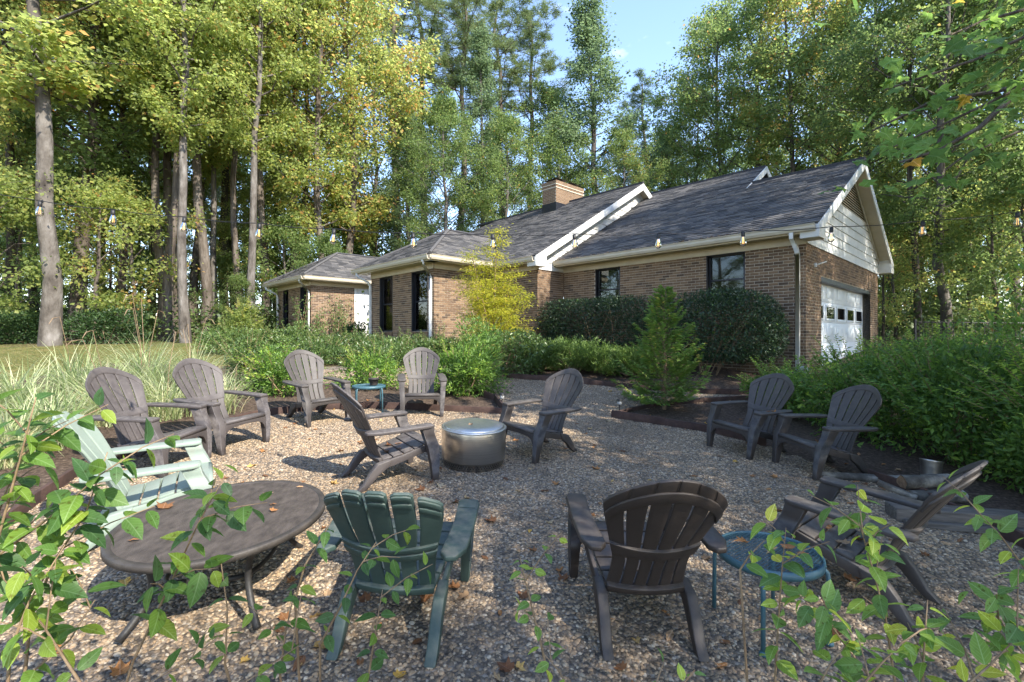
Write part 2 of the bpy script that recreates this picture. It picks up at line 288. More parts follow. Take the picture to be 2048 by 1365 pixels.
M['l_near_green'] = leaf_mat('leaf_near_shrub_green', [(0, (0.0442, 0.1012, 0.0334)), (0.4, (0.0737, 0.1539, 0.0334)), (0.75, (0.1253, 0.2156, 0.0334)), (0.95, (0.2064, 0.2816, 0.0381)), (1, (0.2064, 0.2816, 0.0381))], .4, .5, .3, 'obj')
M['l_over'] = leaf_mat('leaf_overhead', [(0, (0.075, 0.1425, 0.036)), (0.5, (0.1125, 0.2025, 0.048)), (0.9, (0.165, 0.27, 0.054)), (0.985, (0.195, 0.3, 0.06)), (0.99, (0.51, 0.405, 0.045)), (1, (0.54, 0.255, 0.045))], .45, .55, .25, 'obj')
M['l_grass'] = leaf_mat('leaf_ornamental_grass', [(0, (.13, .19, .065)), (.4, (.28, .33, .15)), (.75, (.48, .50, .30)), (1, (.52, .44, .27))], .35, .5)
M['l_under'] = leaf_mat('leaf_undergrowth', [(0, (.035, .06, .02)), (.5, (.085, .125, .04)), (.85, (.16, .20, .055)), (1, (.28, .22, .07))], .35)
M['l_lawn'] = leaf_mat('leaf_lawn', [(0, (.06, .08, .022)), (.5, (.12, .13, .035)), (1, (.22, .19, .07))], .3)
M['l_fallen'] = leaf_mat('leaf_fallen', [(0, (.12, .05, .022)), (.3, (.22, .10, .04)), (.55, (.34, .15, .045)), (.75, (.30, .20, .12)), (.9, (.46, .27, .04)), (1, (.38, .30, .21))], .15, .7, .3, 'obj')

# leaf clouds ------------------------------------------------------
SHAPES = {
 'diamond': ([(0, 0, 0), (.45, .5, .10), (1, 0, -.06), (.45, -.5, .10)], [(0, 1, 2), (0, 2, 3)]),
 'oval': ([(0, 0, 0), (.3, .40, .06), (.68, .38, .04), (1, 0, -.10), (.68, -.38, .04), (.3, -.40, .06), (.5, 0, -.03)], [(0, 1, 6), (1, 2, 6), (2, 3, 6), (3, 4, 6), (4, 5, 6), (5, 0, 6)]),
 'needle': ([(0, .5, 0), (0, -.5, 0), (1, 0, 0)], [(0, 1, 2)]),
}
def leaf_cloud(name, pos, d, nrm, L, W, tint, mat, parent=None, shape='diamond', **k):
    T, F = SHAPES[shape]; T = np.array(T); n = len(pos)
    d = d / (np.linalg.norm(d, axis=1, keepdims=True) + 1e-9)
    s = np.cross(nrm, d); s /= (np.linalg.norm(s, axis=1, keepdims=True) + 1e-9); u = np.cross(d, s)
    V = pos[:, None, :] + T[None, :, 0:1] * (d * L[:, None])[:, None, :] + T[None, :, 1:2] * (s * W[:, None])[:, None, :] + T[None, :, 2:3] * (u * L[:, None])[:, None, :]
    V = V.reshape(-1, 3); kf = len(T); nf = len(F)
    idx = (np.array(F)[None] + (np.arange(n) * kf)[:, None, None]).reshape(-1)
    me = bpy.data.meshes.new(name); me.vertices.add(len(V)); me.vertices.foreach_set('co', V.astype(np.float32).ravel())
    me.loops.add(len(idx)); me.loops.foreach_set('vertex_index', idx.astype(np.int32))
    me.polygons.add(n * nf); me.polygons.foreach_set('loop_start', np.arange(0, n * nf * 3, 3, dtype=np.int32)); me.polygons.foreach_set('loop_total', np.full(n * nf, 3, np.int32))
    me.materials.append(mat)
    a = me.attributes.new('tint', 'FLOAT', 'POINT'); a.data.foreach_set('value', np.repeat(np.clip(tint, 0, 1), kf).astype(np.float32))
    me.update(calc_edges=True)
    o = bpy.data.objects.new(name, me); link(o, parent); return tag(o, **k)
def rnd_dirs(rg, n, up=0.0):
    v = rg.normal(size=(n, 3)); v[:, 2] += up; return v / np.linalg.norm(v, axis=1, keepdims=True)

# ------------------------------------------------------------------ the ground and its sheets
def axis(lo, hi, a, b, fine):
    mid = list(np.arange(a, b + 1e-6, fine)); left = []; x = a; st = fine
    while x > lo: st *= 1.35; x -= st; left.append(x)
    right = []; x = b; st = fine
    while x < hi: st *= 1.35; x += st; right.append(x)
    return np.array(left[::-1] + mid + right)
CELL = .125
gx = axis(-170, 170, -9, 10, CELL); gy = axis(-30, 320, -1, 13, CELL)
def sheet(name, mask_fn, off, mat, kind='structure'):
    X, Y = np.meshgrid(gx, gy); Z = Gn(X, Y) + off
    cx = (X[:-1, :-1] + X[1:, 1:]) / 2; cy = (Y[:-1, :-1] + Y[1:, 1:]) / 2
    ok = np.ones(cx.shape, bool) if mask_fn is None else mask_fn(cx, cy)
    idx = np.arange(X.size).reshape(X.shape)
    q = np.stack([idx[:-1, :-1], idx[:-1, 1:], idx[1:, 1:], idx[1:, :-1]], -1)[ok]
    used = np.unique(q); rm = -np.ones(X.size, int); rm[used] = np.arange(len(used))
    V = np.stack([X.ravel(), Y.ravel(), Z.ravel()], -1)[used]
    me = make_mesh(name, V.tolist(), rm[q].tolist(), mat, True)
    o = bpy.data.objects.new(name, me); link(o); return tag(o, kind=kind)
def inpoly(poly):
    P = [tuple(p) for p in poly]
    def f(x, y):
        r = np.zeros(x.shape, bool); n = len(P)
        for i in range(n):
            (x1, y1), (x2, y2) = P[i], P[(i + 1) % n]
            c = ((y1 > y) != (y2 > y)) & (x < (x2 - x1) * (y - y1) / (y2 - y1 + 1e-12) + x1); r ^= c
        return r
    return f
# ground material: leaf litter of the woods with worn grass
def ground_mat():
    m, nt, b = nodes('ground'); L = nt.links.new
    tc = N(nt, 'ShaderNodeTexCoord'); P = tc.outputs['Object']
    n1 = N(nt, 'ShaderNodeTexNoise', i_Scale=9.0, i_Detail=10, i_Roughness=.7); L(P, n1.inputs['Vector'])
    litter = ramp(nt, [(.3, (.045, .032, .022)), (.5, (.12, .085, .055)), (.66, (.21, .15, .095)), (.8, (.30, .21, .12))]); L(n1.outputs[0], litter.inputs[0])
    n2 = N(nt, 'ShaderNodeTexNoise', i_Scale=.45, i_Detail=6); L(P, n2.inputs['Vector'])
    grass = ramp(nt, [(.32, (.055, .07, .02)), (.5, (.095, .11, .03)), (.7, (.18, .16, .065))]); L(n1.outputs[0], grass.inputs[0])
    mk = ramp(nt, [(.42, (0, 0, 0)), (.6, (1, 1, 1))]); L(n2.outputs[0], mk.inputs[0])
    mx = N(nt, 'ShaderNodeMix', data_type='RGBA'); L(mk.outputs[0], mx.inputs[0]); L(litter.outputs[0], mx.inputs[6]); L(grass.outputs[0], mx.inputs[7]); L(mx.outputs[2], b.inputs['Base Color'])
    b.inputs['Roughness'].default_value = .95; b.inputs['Specular IOR Level'].default_value = .15
    n3 = N(nt, 'ShaderNodeTexNoise', i_Scale=30.0, i_Detail=8); L(P, n3.inputs['Vector'])
    bp = N(nt, 'ShaderNodeBump', i_Strength=.9, i_Distance=.04); L(n3.outputs[0], bp.inputs['Height']); L(bp.outputs[0], b.inputs['Normal'])
    return m
M['ground'] = ground_mat()
M['lawn'] = noise_mat('lawn', [(.3, (.06, .07, .022)), (.48, (.12, .12, .036)), (.62, (.20, .165, .065)), (.8, (.30, .22, .11))], 3.0, .95, .9, 60, 12, .15, dist=.03)
def gravel_mat():
    m, nt, b = nodes('gravel'); L = nt.links.new
    tc = N(nt, 'ShaderNodeTexCoord'); v = N(nt, 'ShaderNodeTexVoronoi', i_Scale=42.0); L(tc.outputs['Object'], v.inputs['Vector'])
    bw = N(nt, 'ShaderNodeSeparateColor'); L(v.outputs['Color'], bw.inputs[0])
    r = ramp(nt, [(0, (.075, .06, .046)), (.35, (.15, .118, .088)), (.7, (.225, .178, .13)), (1, (.33, .28, .22))]); L(bw.outputs[0], r.inputs[0])
    dk = ramp(nt, [(.35, (1, 1, 1)), (.62, (.35, .33, .3))]); L(v.outputs['Distance'], dk.inputs[0])
    mx = N(nt, 'ShaderNodeMix', data_type='RGBA', blend_type='MULTIPLY'); mx.inputs[0].default_value = .55; L(r.outputs[0], mx.inputs[6]); L(dk.outputs[0], mx.inputs[7]); L(mx.outputs[2], b.inputs['Base Color'])
    bp = N(nt, 'ShaderNodeBump', i_Strength=1.0, i_Distance=.012, invert=True); L(v.outputs['Distance'], bp.inputs['Height']); L(bp.outputs[0], b.inputs['Normal'])
    b.inputs['Roughness'].default_value = .8; return m
M['gravel'] = gravel_mat()
sheet('ground', None, 0.0, M['ground'])

W2 = lambda pts: [pg(*p) for p in pts]
LEFT_EDGE = W2([(-420, 1240), (0, 1066), (75, 1008), (155, 952), (300, 895), (440, 855), (528, 833)])
ISLAND = W2([(528, 833), (620, 822), (730, 817), (850, 821), (1010, 829), (990, 803), (950, 790), (860, 779), (720, 772), (600, 768), (500, 785)])
FOUND = W2([(1015, 757), (1100, 763), (1180, 770), (1274, 779), (1430, 789), (1530, 790)])
CONIF = W2([(1225, 836), (1330, 852), (1430, 868), (1530, 893), (1640, 930), (1740, 962), (1850, 1003), (1950, 1050), (2048, 1098), (2300, 1235)])
CONIF_BACK = W2([(1225, 834), (1262, 824), (1305, 815), (1400, 806), (1500, 800)])
left_poly = LEFT_EDGE + [ISLAND[-1], ISLAND[-2], (-4.2, 10.6), (-9, 11.0), (-9, 1.0)]
conif_poly = CONIF + [(10.2, 2.0), (10.2, 9.2), (6.2, 8.6)] + CONIF_BACK[::-1][:-1]
found_poly = FOUND + [(6.0, 9.6), (7.4, 10.4), (1.0, 16.2), (-.6, 13.0)]
mulch_f = [inpoly(left_poly), inpoly(ISLAND), inpoly(conif_poly), inpoly(found_poly)]
gravel_region = inpoly([(-9, -1), (9, -1), (9, 6), (7.2, 9.6), (FOUND[-1][0], FOUND[-1][1]), *FOUND[::-1][1:], (-.4, 11.4), (-3.2, 11.8), (-4.4, 10.9), (-9, 11)])
is_mulch = lambda x, y: mulch_f[0](x, y) | mulch_f[1](x, y) | mulch_f[2](x, y) | mulch_f[3](x, y)
is_gravel = lambda x, y: gravel_region(x, y) & ~is_mulch(x, y)
sheet('gravel_bed', is_gravel, .006, M['gravel'])
sheet('mulch_bed', is_mulch, .010, M['mulch'])
lawn_poly = inpoly([(-60, 6), (-8.6, 8.2), (-4.3, 10.9), (-4.6, 13.2), (-9.5, 16.2), (-14, 17.2), (-40, 16.5), (-60, 15)])
sheet('lawn', lambda x, y: lawn_poly(x, y) & ~is_mulch(x, y), .008, M['lawn'])

# loose river stones: real pebbles scattered on the gravel bed
def pebbles():
    PS = [(0, (0.0689, 0.0554, 0.0414)), (0.22, (0.1378, 0.1059, 0.073)), (0.45, (0.2067, 0.1505, 0.0968)), (0.63, (0.2703, 0.1881, 0.1126)), (0.8, (0.318, 0.2425, 0.1584)), (0.96, (0.3604, 0.292, 0.2068)), (1, (0.4452, 0.3811, 0.2904))]
    M['pebble'] = var_mat('pebble', PS, 'obj', .65, .35, 40, .16, .12, 150)
    nt = M['pebble'].node_tree; bs = nt.nodes['Principled BSDF']; src = bs.inputs['Base Color'].links[0].from_socket      # dusty and damp patches
    ge = N(nt, 'ShaderNodeNewGeometry'); nn = N(nt, 'ShaderNodeTexNoise', i_Scale=1.1, i_Detail=5); nt.links.new(ge.outputs['Position'], nn.inputs['Vector']); rr = ramp(nt, [(.35, (.72, .70, .68)), (.52, (1, 1, 1)), (.68, (1.22, 1.18, 1.1))]); nt.links.new(nn.outputs[0], rr.inputs[0])
    mx = N(nt, 'ShaderNodeMix', data_type='RGBA', blend_type='MULTIPLY'); mx.inputs[0].default_value = 1.0; nt.links.new(src, mx.inputs[6]); nt.links.new(rr.outputs[0], mx.inputs[7]); nt.links.new(mx.outputs[2], bs.inputs['Base Color'])
    o = sheet('gravel_stones', lambda x, y: is_gravel(x, y) & (y > 1.0) & (y < 10.5) & (np.abs(x) < y * 1.1 + .6), .004, M['pebble'], 'stuff')
    ng = bpy.data.node_groups.new('scatter_stones', 'GeometryNodeTree')
    ng.interface.new_socket('Geometry', in_out='INPUT', socket_type='NodeSocketGeometry'); ng.interface.new_socket('Geometry', in_out='OUTPUT', socket_type='NodeSocketGeometry')
    A = ng.nodes.new; L = ng.links.new
    gi = A('NodeGroupInput'); go = A('NodeGroupOutput'); outs = []
    jn = A('GeometryNodeJoinGeometry')
    for dens, lo, hi, seed in ((2700, .0062, .0118, 1), (640, .0095, .0160, 2)):
        dp = A('GeometryNodeDistributePointsOnFaces'); dp.distribute_method = 'RANDOM'; dp.inputs['Density'].default_value = dens; dp.inputs['Seed'].default_value = seed
        ic = A('GeometryNodeMeshIcoSphere'); ic.inputs['Radius'].default_value = 1.0; ic.inputs['Subdivisions'].default_value = 2
        ss = A('GeometryNodeSetShadeSmooth'); sm = A('GeometryNodeSetMaterial'); sm.inputs['Material'].default_value = M['pebble']
        L(ic.outputs[0], ss.inputs[0]); L(ss.outputs[0], sm.inputs[0])
        rs = A('FunctionNodeRandomValue'); rs.data_type = 'FLOAT_VECTOR'; rs.inputs[0].default_value = (lo, lo * .8, lo * .62); rs.inputs[1].default_value = (hi * 1.25, hi, hi * .72); rs.inputs['Seed'].default_value = seed
        rr = A('FunctionNodeRandomValue'); rr.data_type = 'FLOAT_VECTOR'; rr.inputs[0].default_value = (-.45, -.45, 0); rr.inputs[1].default_value = (.45, .45, 6.28); rr.inputs['Seed'].default_value = seed + 5
        ip = A('GeometryNodeInstanceOnPoints'); L(gi.outputs[0], dp.inputs['Mesh']); L(dp.outputs[0], ip.inputs['Points']); L(sm.outputs[0], ip.inputs['Instance'])
        L(rs.outputs[0], ip.inputs['Scale']); L(rr.outputs[0], ip.inputs['Rotation']); L(ip.outputs[0], jn.inputs[0])
    L(jn.outputs[0], go.inputs[0])
    md = o.modifiers.new('stones', 'NODES'); md.node_group = ng
    tag(o, 'loose river stones covering the seating area', 'gravel')
pebbles()

# rusty board edging along the beds: each run of boards is one thing
def edging(pts, label, h=.11):
    P = [Vector((x, y, G(x, y))) for x, y in pts]
    root = empty('garden_edging', P[0], 0, label, 'edging')
    for a, b in zip(P[:-1], P[1:]):
        d = (b - a); n = Vector((-d.y, d.x, 0)).normalized() * .018; e = d.normalized() * .012; mb = MB(); z0 = Vector((0, 0, -.06)); z1 = Vector((0, 0, h + random.uniform(-.012, .012)))
        q = [a - n - e, b - n + e, b + n + e, a + n - e]
        mb.hull8([p + z0 - P[0] for p in q], [p + z1 - P[0] for p in q]); mb.build('board', M['rust'], root, .003)
edging(LEFT_EDGE[1:], 'rusty brown edging board along the grass bed behind the left chairs')
edging(ISLAND[:5], 'rusty brown curved edging in front of the shrub island')
edging(ISLAND[4:8], 'rusty brown edging on the path side of the shrub island', .13)
edging(FOUND, 'dark rusty edging along the juniper bed below the house')
edging(CONIF[:4], 'rusty brown edging in front of the small conifer')
edging(CONIF[5:], 'dark edging board beside the log pile and hedge')
edging(CONIF_BACK, 'dark edging behind the small conifer, facing the path', .08)

# ------------------------------------------------------------------ the house (own frame: front faces -y, garage door faces +x)
HA = R(-46.3)
house = empty('brick_house', (6.37, 10.4, 0), HA, 'single storey brown brick house with grey shingle roof and white gables', 'house')
HM = Matrix.Translation((6.37, 10.4, 0)) @ Matrix.Rotation(HA, 4, 'Z')
ZB, ZT = .30, 3.58                       # wall foot (below ground) and wall top
CRS, BL, BH, JT = .0677, .2030, .0560, .0115
EAVE_Z, OV = 3.91, .45
brick_single = []                       # candidates for single bricks: (score, matrix, parent)
brick_rest = MB()
wall_parts = []
def wall(face, axis_, s0, s1, z0, z1, holes=(), thick=.22):
    """face: coordinate of the brick face; axis_ 'x': runs along x, faces -y; 'y': runs along y, faces +x"""
    if axis_ == 'x': P3 = lambda s, d, z: Vector((s, face + d, z))       # d: depth into the wall
    else: P3 = lambda s, d, z: Vector((face - d, s, z))
    mb = MB(); xs = sorted({s0, s1, *[h[0] for h in holes], *[h[1] for h in holes]}); zs = sorted({z0, z1, *[h[2] for h in holes], *[h[3] for h in holes]})
    for a, b in zip(xs[:-1], xs[1:]):
        run = None
        for c, d in zip(zs[:-1], zs[1:]):
            solid = not any(h[0] <= (a + b) / 2 <= h[1] and h[2] <= (c + d) / 2 <= h[3] for h in holes)
            if solid: run = (run[0], d) if run else (c, d)
            if (not solid or d == zs[-1]) and run:
                ea = .013 if a == s0 else 0; eb = .013 if b == s1 else 0; p, q = P3(a + ea, .009, run[0]), P3(b - eb, thick, run[1]); mb.box2(p, q); run = None
    w = mb.build('wall', M['mortar'], house); wall_parts.append(w)
    nz = int((z1 - z0) / CRS)
    for r in range(nz):
        zc = z1 - (r + .5) * CRS
        spans = [(s0, s1)]
        for h in holes:
            if h[2] - CRS * .4 < zc < h[3] + CRS * .4:
                ns = []
                for a, b in spans:
                    if h[0] > a + .02: ns.append((a, min(b, h[0])))
                    if h[1] < b - .02: ns.append((max(a, h[1]), b))
                    if h[1] <= a or h[0] >= b: ns.append((a, b))
                spans = [q for i, q in enumerate(ns) if q[1] - q[0] > .03 and q not in ns[:i]]
        for a, b in spans:
            s = s0 - (BL / 2 if r % 2 else 0)
            while s < b:
                c, d = max(s, a), min(s + BL - JT, b); s += BL
                if d - c < .035: continue
                mid = (c + d) / 2; pr = random.uniform(-.0015, .0025); full = d - c > BL - JT - .002
                ctr = P3(mid, .02 - pr, zc); wpos = HM @ ctr
                sc = None
                if full and zc > 1.9: sc = (wpos - Vector((0, 0, CAMH))).length
                rz = 0 if axis_ == 'x' else math.pi / 2
                brick_single.append((sc if sc else 999, ctr, rz, w, d - c, axis_))
    return w
WT, WTG = 1.27, 3.57
win_g = [(-5.60, -4.72, 2.30, WTG), (-2.20, -1.27, 2.30, WTG)]
wall(0.0, 'x', -6.84, 0, ZB, ZT, win_g)
GD = (1.2, 6.75, ZB, 2.96)
wall(0.0, 'y', 0.0, 7.9, ZB, ZT, [GD])
wall(-6.84, 'y', -1.21, 0.0, ZB, ZT)
wall(-1.21, 'x', -8.76, -6.84, ZB, ZT)
wall(-8.76, 'y', -3.64, -1.21, ZB, ZT)
W1 = [(-12.12, -11.12, 1.70, WTG), (-10.25, -9.25, 1.70, WTG)]
W1 = [(-12.05, -11.15, 1.70, WTG), (-10.0, -9.10, 1.70, WTG)]
wall(-3.64, 'x', -12.62, -8.76, ZB, ZT, W1)
W2w = [(-19.35, -18.65, 1.70, WTG), (-17.3, -16.6, 1.70, WTG)]
wall(-4.41, 'x', -19.99, -16.13, ZB, ZT, W2w)
wall(-16.13, 'y', -4.41, -2.60, ZB, ZT)
brick_single.sort(key=lambda q: q[0])
bm_ = MB(); bm_.box((0, 0, 0), (BL - JT, .04, BH)); brick_mesh = bm_.mesh('brick', M['brick_o'], .003, seg=1)
for i, (sc, ctr, rz, w, ln, ax) in enumerate(brick_single):
    if i < 300 and sc < 900:
        o = bpy.data.objects.new('brick', brick_mesh); o.location = ctr; o.rotation_euler = (0, 0, rz); link(o, w)
    else:
        brick_rest.cur = random.random()
        brick_rest.box(ctr, (ln, .04, BH) if ax == 'x' else (.04, ln, BH))
o = brick_rest.build('bricks', M['brick'], house); tag(o, 'courses of brown bricks farther along the walls', kind='stuff')

# windows: recessed dark double-hung sashes with blinds
def window(face, x0, x1, z0, z1, kind, sill=False):
    root = MB(); dp = .10; fw = .055; y0 = face + dp
    for a, b in (((x0, z0), (x0 + fw, z1)), ((x1 - fw, z0), (x1, z1)), ((x0 + fw, z1 - fw), (x1 - fw, z1)), ((x0 + fw, z0), (x1 - fw, z0 + fw))):
        root.box2((a[0], y0, a[1]), (b[0], y0 + .07, b[1]))
    root.box2((x0 - .0, face + .004, z0), (x0 + .035, y0, z1)); root.box2((x1 - .035, face + .004, z0), (x1, y0, z1)); root.box2((x0 + .035, face + .004, z1 - .03), (x1 - .035, y0, z1))
    w = root.build('window', M['frame'], house, .004)
    zm = (z0 + z1) / 2
    rail = MB(); rail.box2((x0 + fw, y0 + .012, zm - .022), (x1 - fw, y0 + .06, zm + .022)); rail.build('sash_rail', M['frame'], w, .003)
    for k, (a, b) in enumerate(((z0 + fw, zm - .022), (zm + .022, z1 - fw))):
        p = MB(); yy = y0 + (.028 if k == 0 else .045); p.box2((x0 + fw, yy, a), (x1 - fw, yy + .004, b)); p.build('pane', M['pane'], w)
    if kind == 'blind':
        n = int((z1 - z0 - 2 * fw) / .045)
        bl = MB()
        for i in range(n):
            z = z0 + fw + (i + .5) * .045
            bl.box((( x0 + x1) / 2, y0 + .105, z), (x1 - x0 - 2 * fw - .02, .004, .043), Matrix.Rotation(R(18), 3, 'X'))
        bl.build('blind', M['blind'], w)
    else:
        cu = MB(); n = 16
        for i in range(n):
            xa = x0 + fw + (x1 - x0 - 2 * fw) * .42 * i / n; xb = x0 + fw + (x1 - x0 - 2 * fw) * .42 * (i + 1) / n
            cu.add([(xa, y0 + .16 + .03 * (i % 2), z0 + fw), (xb, y0 + .16 + .03 * ((i + 1) % 2), z0 + fw), (xb, y0 + .16 + .03 * ((i + 1) % 2), z1 - fw), (xa, y0 + .16 + .03 * (i % 2), z1 - fw)], [(0, 1, 2, 3)])
        cu.build('curtain', M['curtain'], w)
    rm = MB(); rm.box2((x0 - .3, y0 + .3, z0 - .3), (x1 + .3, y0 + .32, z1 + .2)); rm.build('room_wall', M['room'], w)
    sl = MB(); n = max(3, int((x1 - x0 + .04) / .0677))
    for i in range(n):
        sl.cur = random.random(); xx = x0 - .02 + (i + .5) * (x1 - x0 + .04) / n
        sl.box((xx, face + .035, z0 - .062), (.057, .13, .118), Matrix.Rotation(R(8), 3, 'X'))
    sl.build('sill', M['brick'], w)
for h in win_g: window(0.0, *h, 'blind')
for h in W1: window(-3.64, *h, 'curtain')
for h in W2w: window(-4.41, *h, 'curtain')

# garage door
dm = MB(); dm.box2((-.26, GD[0], ZB + .2), (-.22, GD[1], GD[3])); gdoor = dm.build('garage_door', M['door'], house)
cw = (GD[1] - GD[0]) / 5; zb0 = .86; sh = (GD[3] - .02 - zb0) / 4
for r in range(4):
    ml = MB(); ml.box2((-.22, GD[0], zb0 + r * sh + .006), (-.205, GD[1], zb0 + (r + 1) * sh - .006)); ml.build('panel', M['door'], gdoor, .004)
    for c in range(5):
        ya, yb = GD[0] + c * cw + .16, GD[0] + (c + 1) * cw - .16; za, zb = zb0 + r * sh + .11, zb0 + (r + 1) * sh - .11
        if r == 2:
            fr_ = MB()
            for q in (((ya - .05, za - .05), (ya, zb + .05)), ((yb, za - .05), (yb + .05, zb + .05)), ((ya, zb), (yb, zb + .05)), ((ya, za - .05), (yb, za))): fr_.box2((-.205, q[0][0], q[0][1]), (-.188, q[1][0], q[1][1]))
            f = fr_.build('window', M['door'], gdoor, .003)
            pn = MB(); pn.box2((-.203, ya, za), (-.199, yb, zb)); pn.build('pane', M['pane'], gdoor)
            bk = MB(); bk.box2((-.2045, ya, za), (-.2038, yb, zb)); bk.build('dark_interior', M['room'], gdoor)
        else:
            pn = MB(); pn.box2((-.205, ya, za), (-.196, yb, zb)); pn.build('raised_panel', M['door'], gdoor, .006)
jm = MB(); jm.box2((-.2, GD[1] - .0, ZB), (-.012, GD[1] + .02, GD[3])); jm.box2((-.2, GD[0] - .02, ZB), (-.012, GD[0], GD[3])); jm.build('door_jamb', M['frame'], house)
ln = MB(); ln.box2((-.2, GD[0] - .0, GD[3] - .10), (-.02, GD[1], GD[3] + .004)); ln.build('lintel', M['frame'], house)
lt = MB(); lt.box((.02, .62, 3.16), (.05, .07, .09)); lt.tube([(.03, .62, 3.16), (.12, .70, 3.2), (.2, .80, 3.24)], .016, 6); lt.build('wall_bracket', M['white'], house, .004)

# roof planes covered with real shingle tabs
sh_single = []; sh_rest = MB(); EXP = .142
def roof(O, S, T, poly, name='roof', under=M['ridge']):
    """O eave origin, S unit along eave, T unit up the slope, poly in (s, t)"""
    O, S, T = Vector(O), Vector(S).normalized(), Vector(T).normalized(); Nn = S.cross(T).normalized()
    if Nn.z < 0: Nn = -Nn
    W = lambda s, t, h: O + S * s + T * t + Nn * h
    d = MB(); d.prism(poly, lambda p: W(p[0], p[1], -.05), lambda p: W(p[0], p[1], 0)); rf = d.build(name, under, house)
    tmax = max(p[1] for p in poly); k = 0; t = 0.0; n = len(poly)
    while t < tmax - .03:
        tm = t + EXP * .5; xs = []
        for i in range(n):
            (a, b), (c, e) = poly[i], poly[(i + 1) % n]
            if (b > tm) != (e > tm): xs.append(a + (c - a) * (tm - b) / (e - b))
        if len(xs) >= 2:
            lo, hi = min(xs), max(xs); s = lo - random.uniform(0, .25)
            while s < hi:
                wd = random.uniform(.24, .36); a, b = max(s, lo), min(s + wd - .004, hi); s += wd
                if b - a < .03: continue
                h0 = .014 + random.choice((0, 0, .008)); t1 = min(t + EXP + .01, tmax)
                ctr = W((a + b) / 2, t, 0); full = (b - a) > .27 and t1 > t + EXP
                sh_single.append(((HM @ ctr - Vector((0, 0, CAMH))).length if full else 999, (W(a, t, 0), W(b, t, 0), W(a, t, h0), W(b, t, h0), W(a, t1, .002), W(b, t1, .002)), rf, (W((a + b) / 2, t, 0), S, T, Nn, b - a, h0)))
        t += EXP
    return rf
X = Vector((1, 0, 0)); Y = Vector((0, 1, 0)); Z = Vector((0, 0, 1))
def slope(rise, run, along): v = along * run + Z * rise; return v.normalized(), v.length
# garage gable roof: ridge along x at y = 3.95
GR_Y, GR_Z = 3.95, 6.31
T1, L1 = slope(GR_Z - EAVE_Z, GR_Y + OV, Y); roof((-6.84, -OV, EAVE_Z), X, T1, [(0, 0), (7.19, 0), (7.19, L1), (0, L1)])
T2, L2 = slope(GR_Z - EAVE_Z, GR_Y + OV, -Y); roof((-6.84, 7.9 + OV, EAVE_Z), X, T2, [(0, 0), (7.19, 0), (7.19, L2), (0, L2)])
# higher rear roof rising out of the garage slope
zA = EAVE_Z + (GR_Z - EAVE_Z) / (GR_Y + OV) * (3.5 + OV)
T3, L3 = slope(7.13 - zA, 1.7, Y); roof((-9.5, 3.5, zA + .004), X, T3, [(0, 0), (6.95, 0), (6.95, L3), (0, L3)])
T4, L4 = slope(7.13 - 5.2, 3.4, -Y); roof((-9.5, 8.6, 5.2), X, T4, [(0, 0), (6.95, 0), (6.95, L4), (0, L4)])
# main roof: ridge along x at y = 4.2
MR_Y, MR_Z, MF = 4.2, 7.28, -1.21 - OV
T5, L5 = slope(MR_Z - EAVE_Z, MR_Y - MF, Y); roof((-20.2, MF, EAVE_Z), X, T5, [(0, 0), (13.72, 0), (13.72, L5), (L5 * .82, L5)])
T6, L6 = slope(MR_Z - EAVE_Z, MR_Y - MF, -Y); roof((-20.2, 2 * MR_Y - MF, EAVE_Z), X, T6, [(0, 0), (13.72, 0), (13.72, L6), (L6 * .82, L6)])
PITCH = (MR_Z - EAVE_Z) / (MR_Y - MF)
# hipped wings
def wing(x0, x1, yf):
    a, b = x0 - OV, x1 + OV; hw = (b - a) / 2; f = yf - OV; zr = EAVE_Z + PITCH * hw
    T, L = slope(PITCH * hw, hw, Y); roof((a, f, EAVE_Z), X, T, [(0, 0), (b - a, 0), (hw, L)])
    yin = MF; yr = MF + hw                    # where the wing eave and ridge die into the main slope
    ln0, ln1 = yin - f, yr - f
    Tq, Lq = slope(PITCH * hw, hw, -X); roof((b, f, EAVE_Z), Y, Tq, [(0, 0), (ln0, 0), (ln1, Lq), (hw, Lq)])
    Tq, Lq = slope(PITCH * hw, hw, X); roof((a, f, EAVE_Z), Y, Tq, [(0, 0), (ln0, 0), (ln1, Lq), (hw, Lq)])
    for p, q in (((a, f), ((a + b) / 2, f + hw)), ((b, f), ((a + b) / 2, f + hw))):
        c = MB(); c.tube([(p[0], p[1], EAVE_Z + .015), (q[0], q[1], zr + .02)], .055, 5); c.build('hip_cap', M['shingle'], house)
    c = MB(); c.tube([((a + b) / 2, f + hw, zr + .015), ((a + b) / 2, yr, zr + .015)], .05, 5); c.build('ridge_cap', M['ridge'], house)
    return a, b, f
wa = wing(-12.62, -8.76, -3.64); wb = wing(-19.99, -16.13, -4.41)
sh_single.sort(key=lambda q: q[0])
tb = MB(); tb.add([(-.5, 0, 0), (.5, 0, 0), (-.5, 0, 1), (.5, 0, 1), (-.5, EXP + .01, .2), (.5, EXP + .01, .2)], [(0, 1, 3, 2), (2, 3, 5, 4), (0, 2, 4), (1, 5, 3)]); tab_mesh = tb.mesh('shingle', M['shingle_o'])
for i, (d, vs, rf, fr_) in enumerate(sh_single):
    if i < 300:
        c, S, T, Nn, wd, h0 = fr_
        if S.cross(T).dot(Nn) < 0: S = -S
        mt = Matrix((S * wd, T, Nn * h0)).transposed().to_4x4(); mt.translation = c
        o = bpy.data.objects.new('shingle', tab_mesh); link(o, rf); o.matrix_local = mt
    else:
        sh_rest.cur = random.random(); sh_rest.add(vs, [(0, 1, 3, 2), (2, 3, 5, 4), (0, 2, 4), (1, 5, 3)])
o = sh_rest.build('shingles', M['shingle'], house); tag(o, 'grey roof shingles farther up the slopes', kind='stuff')
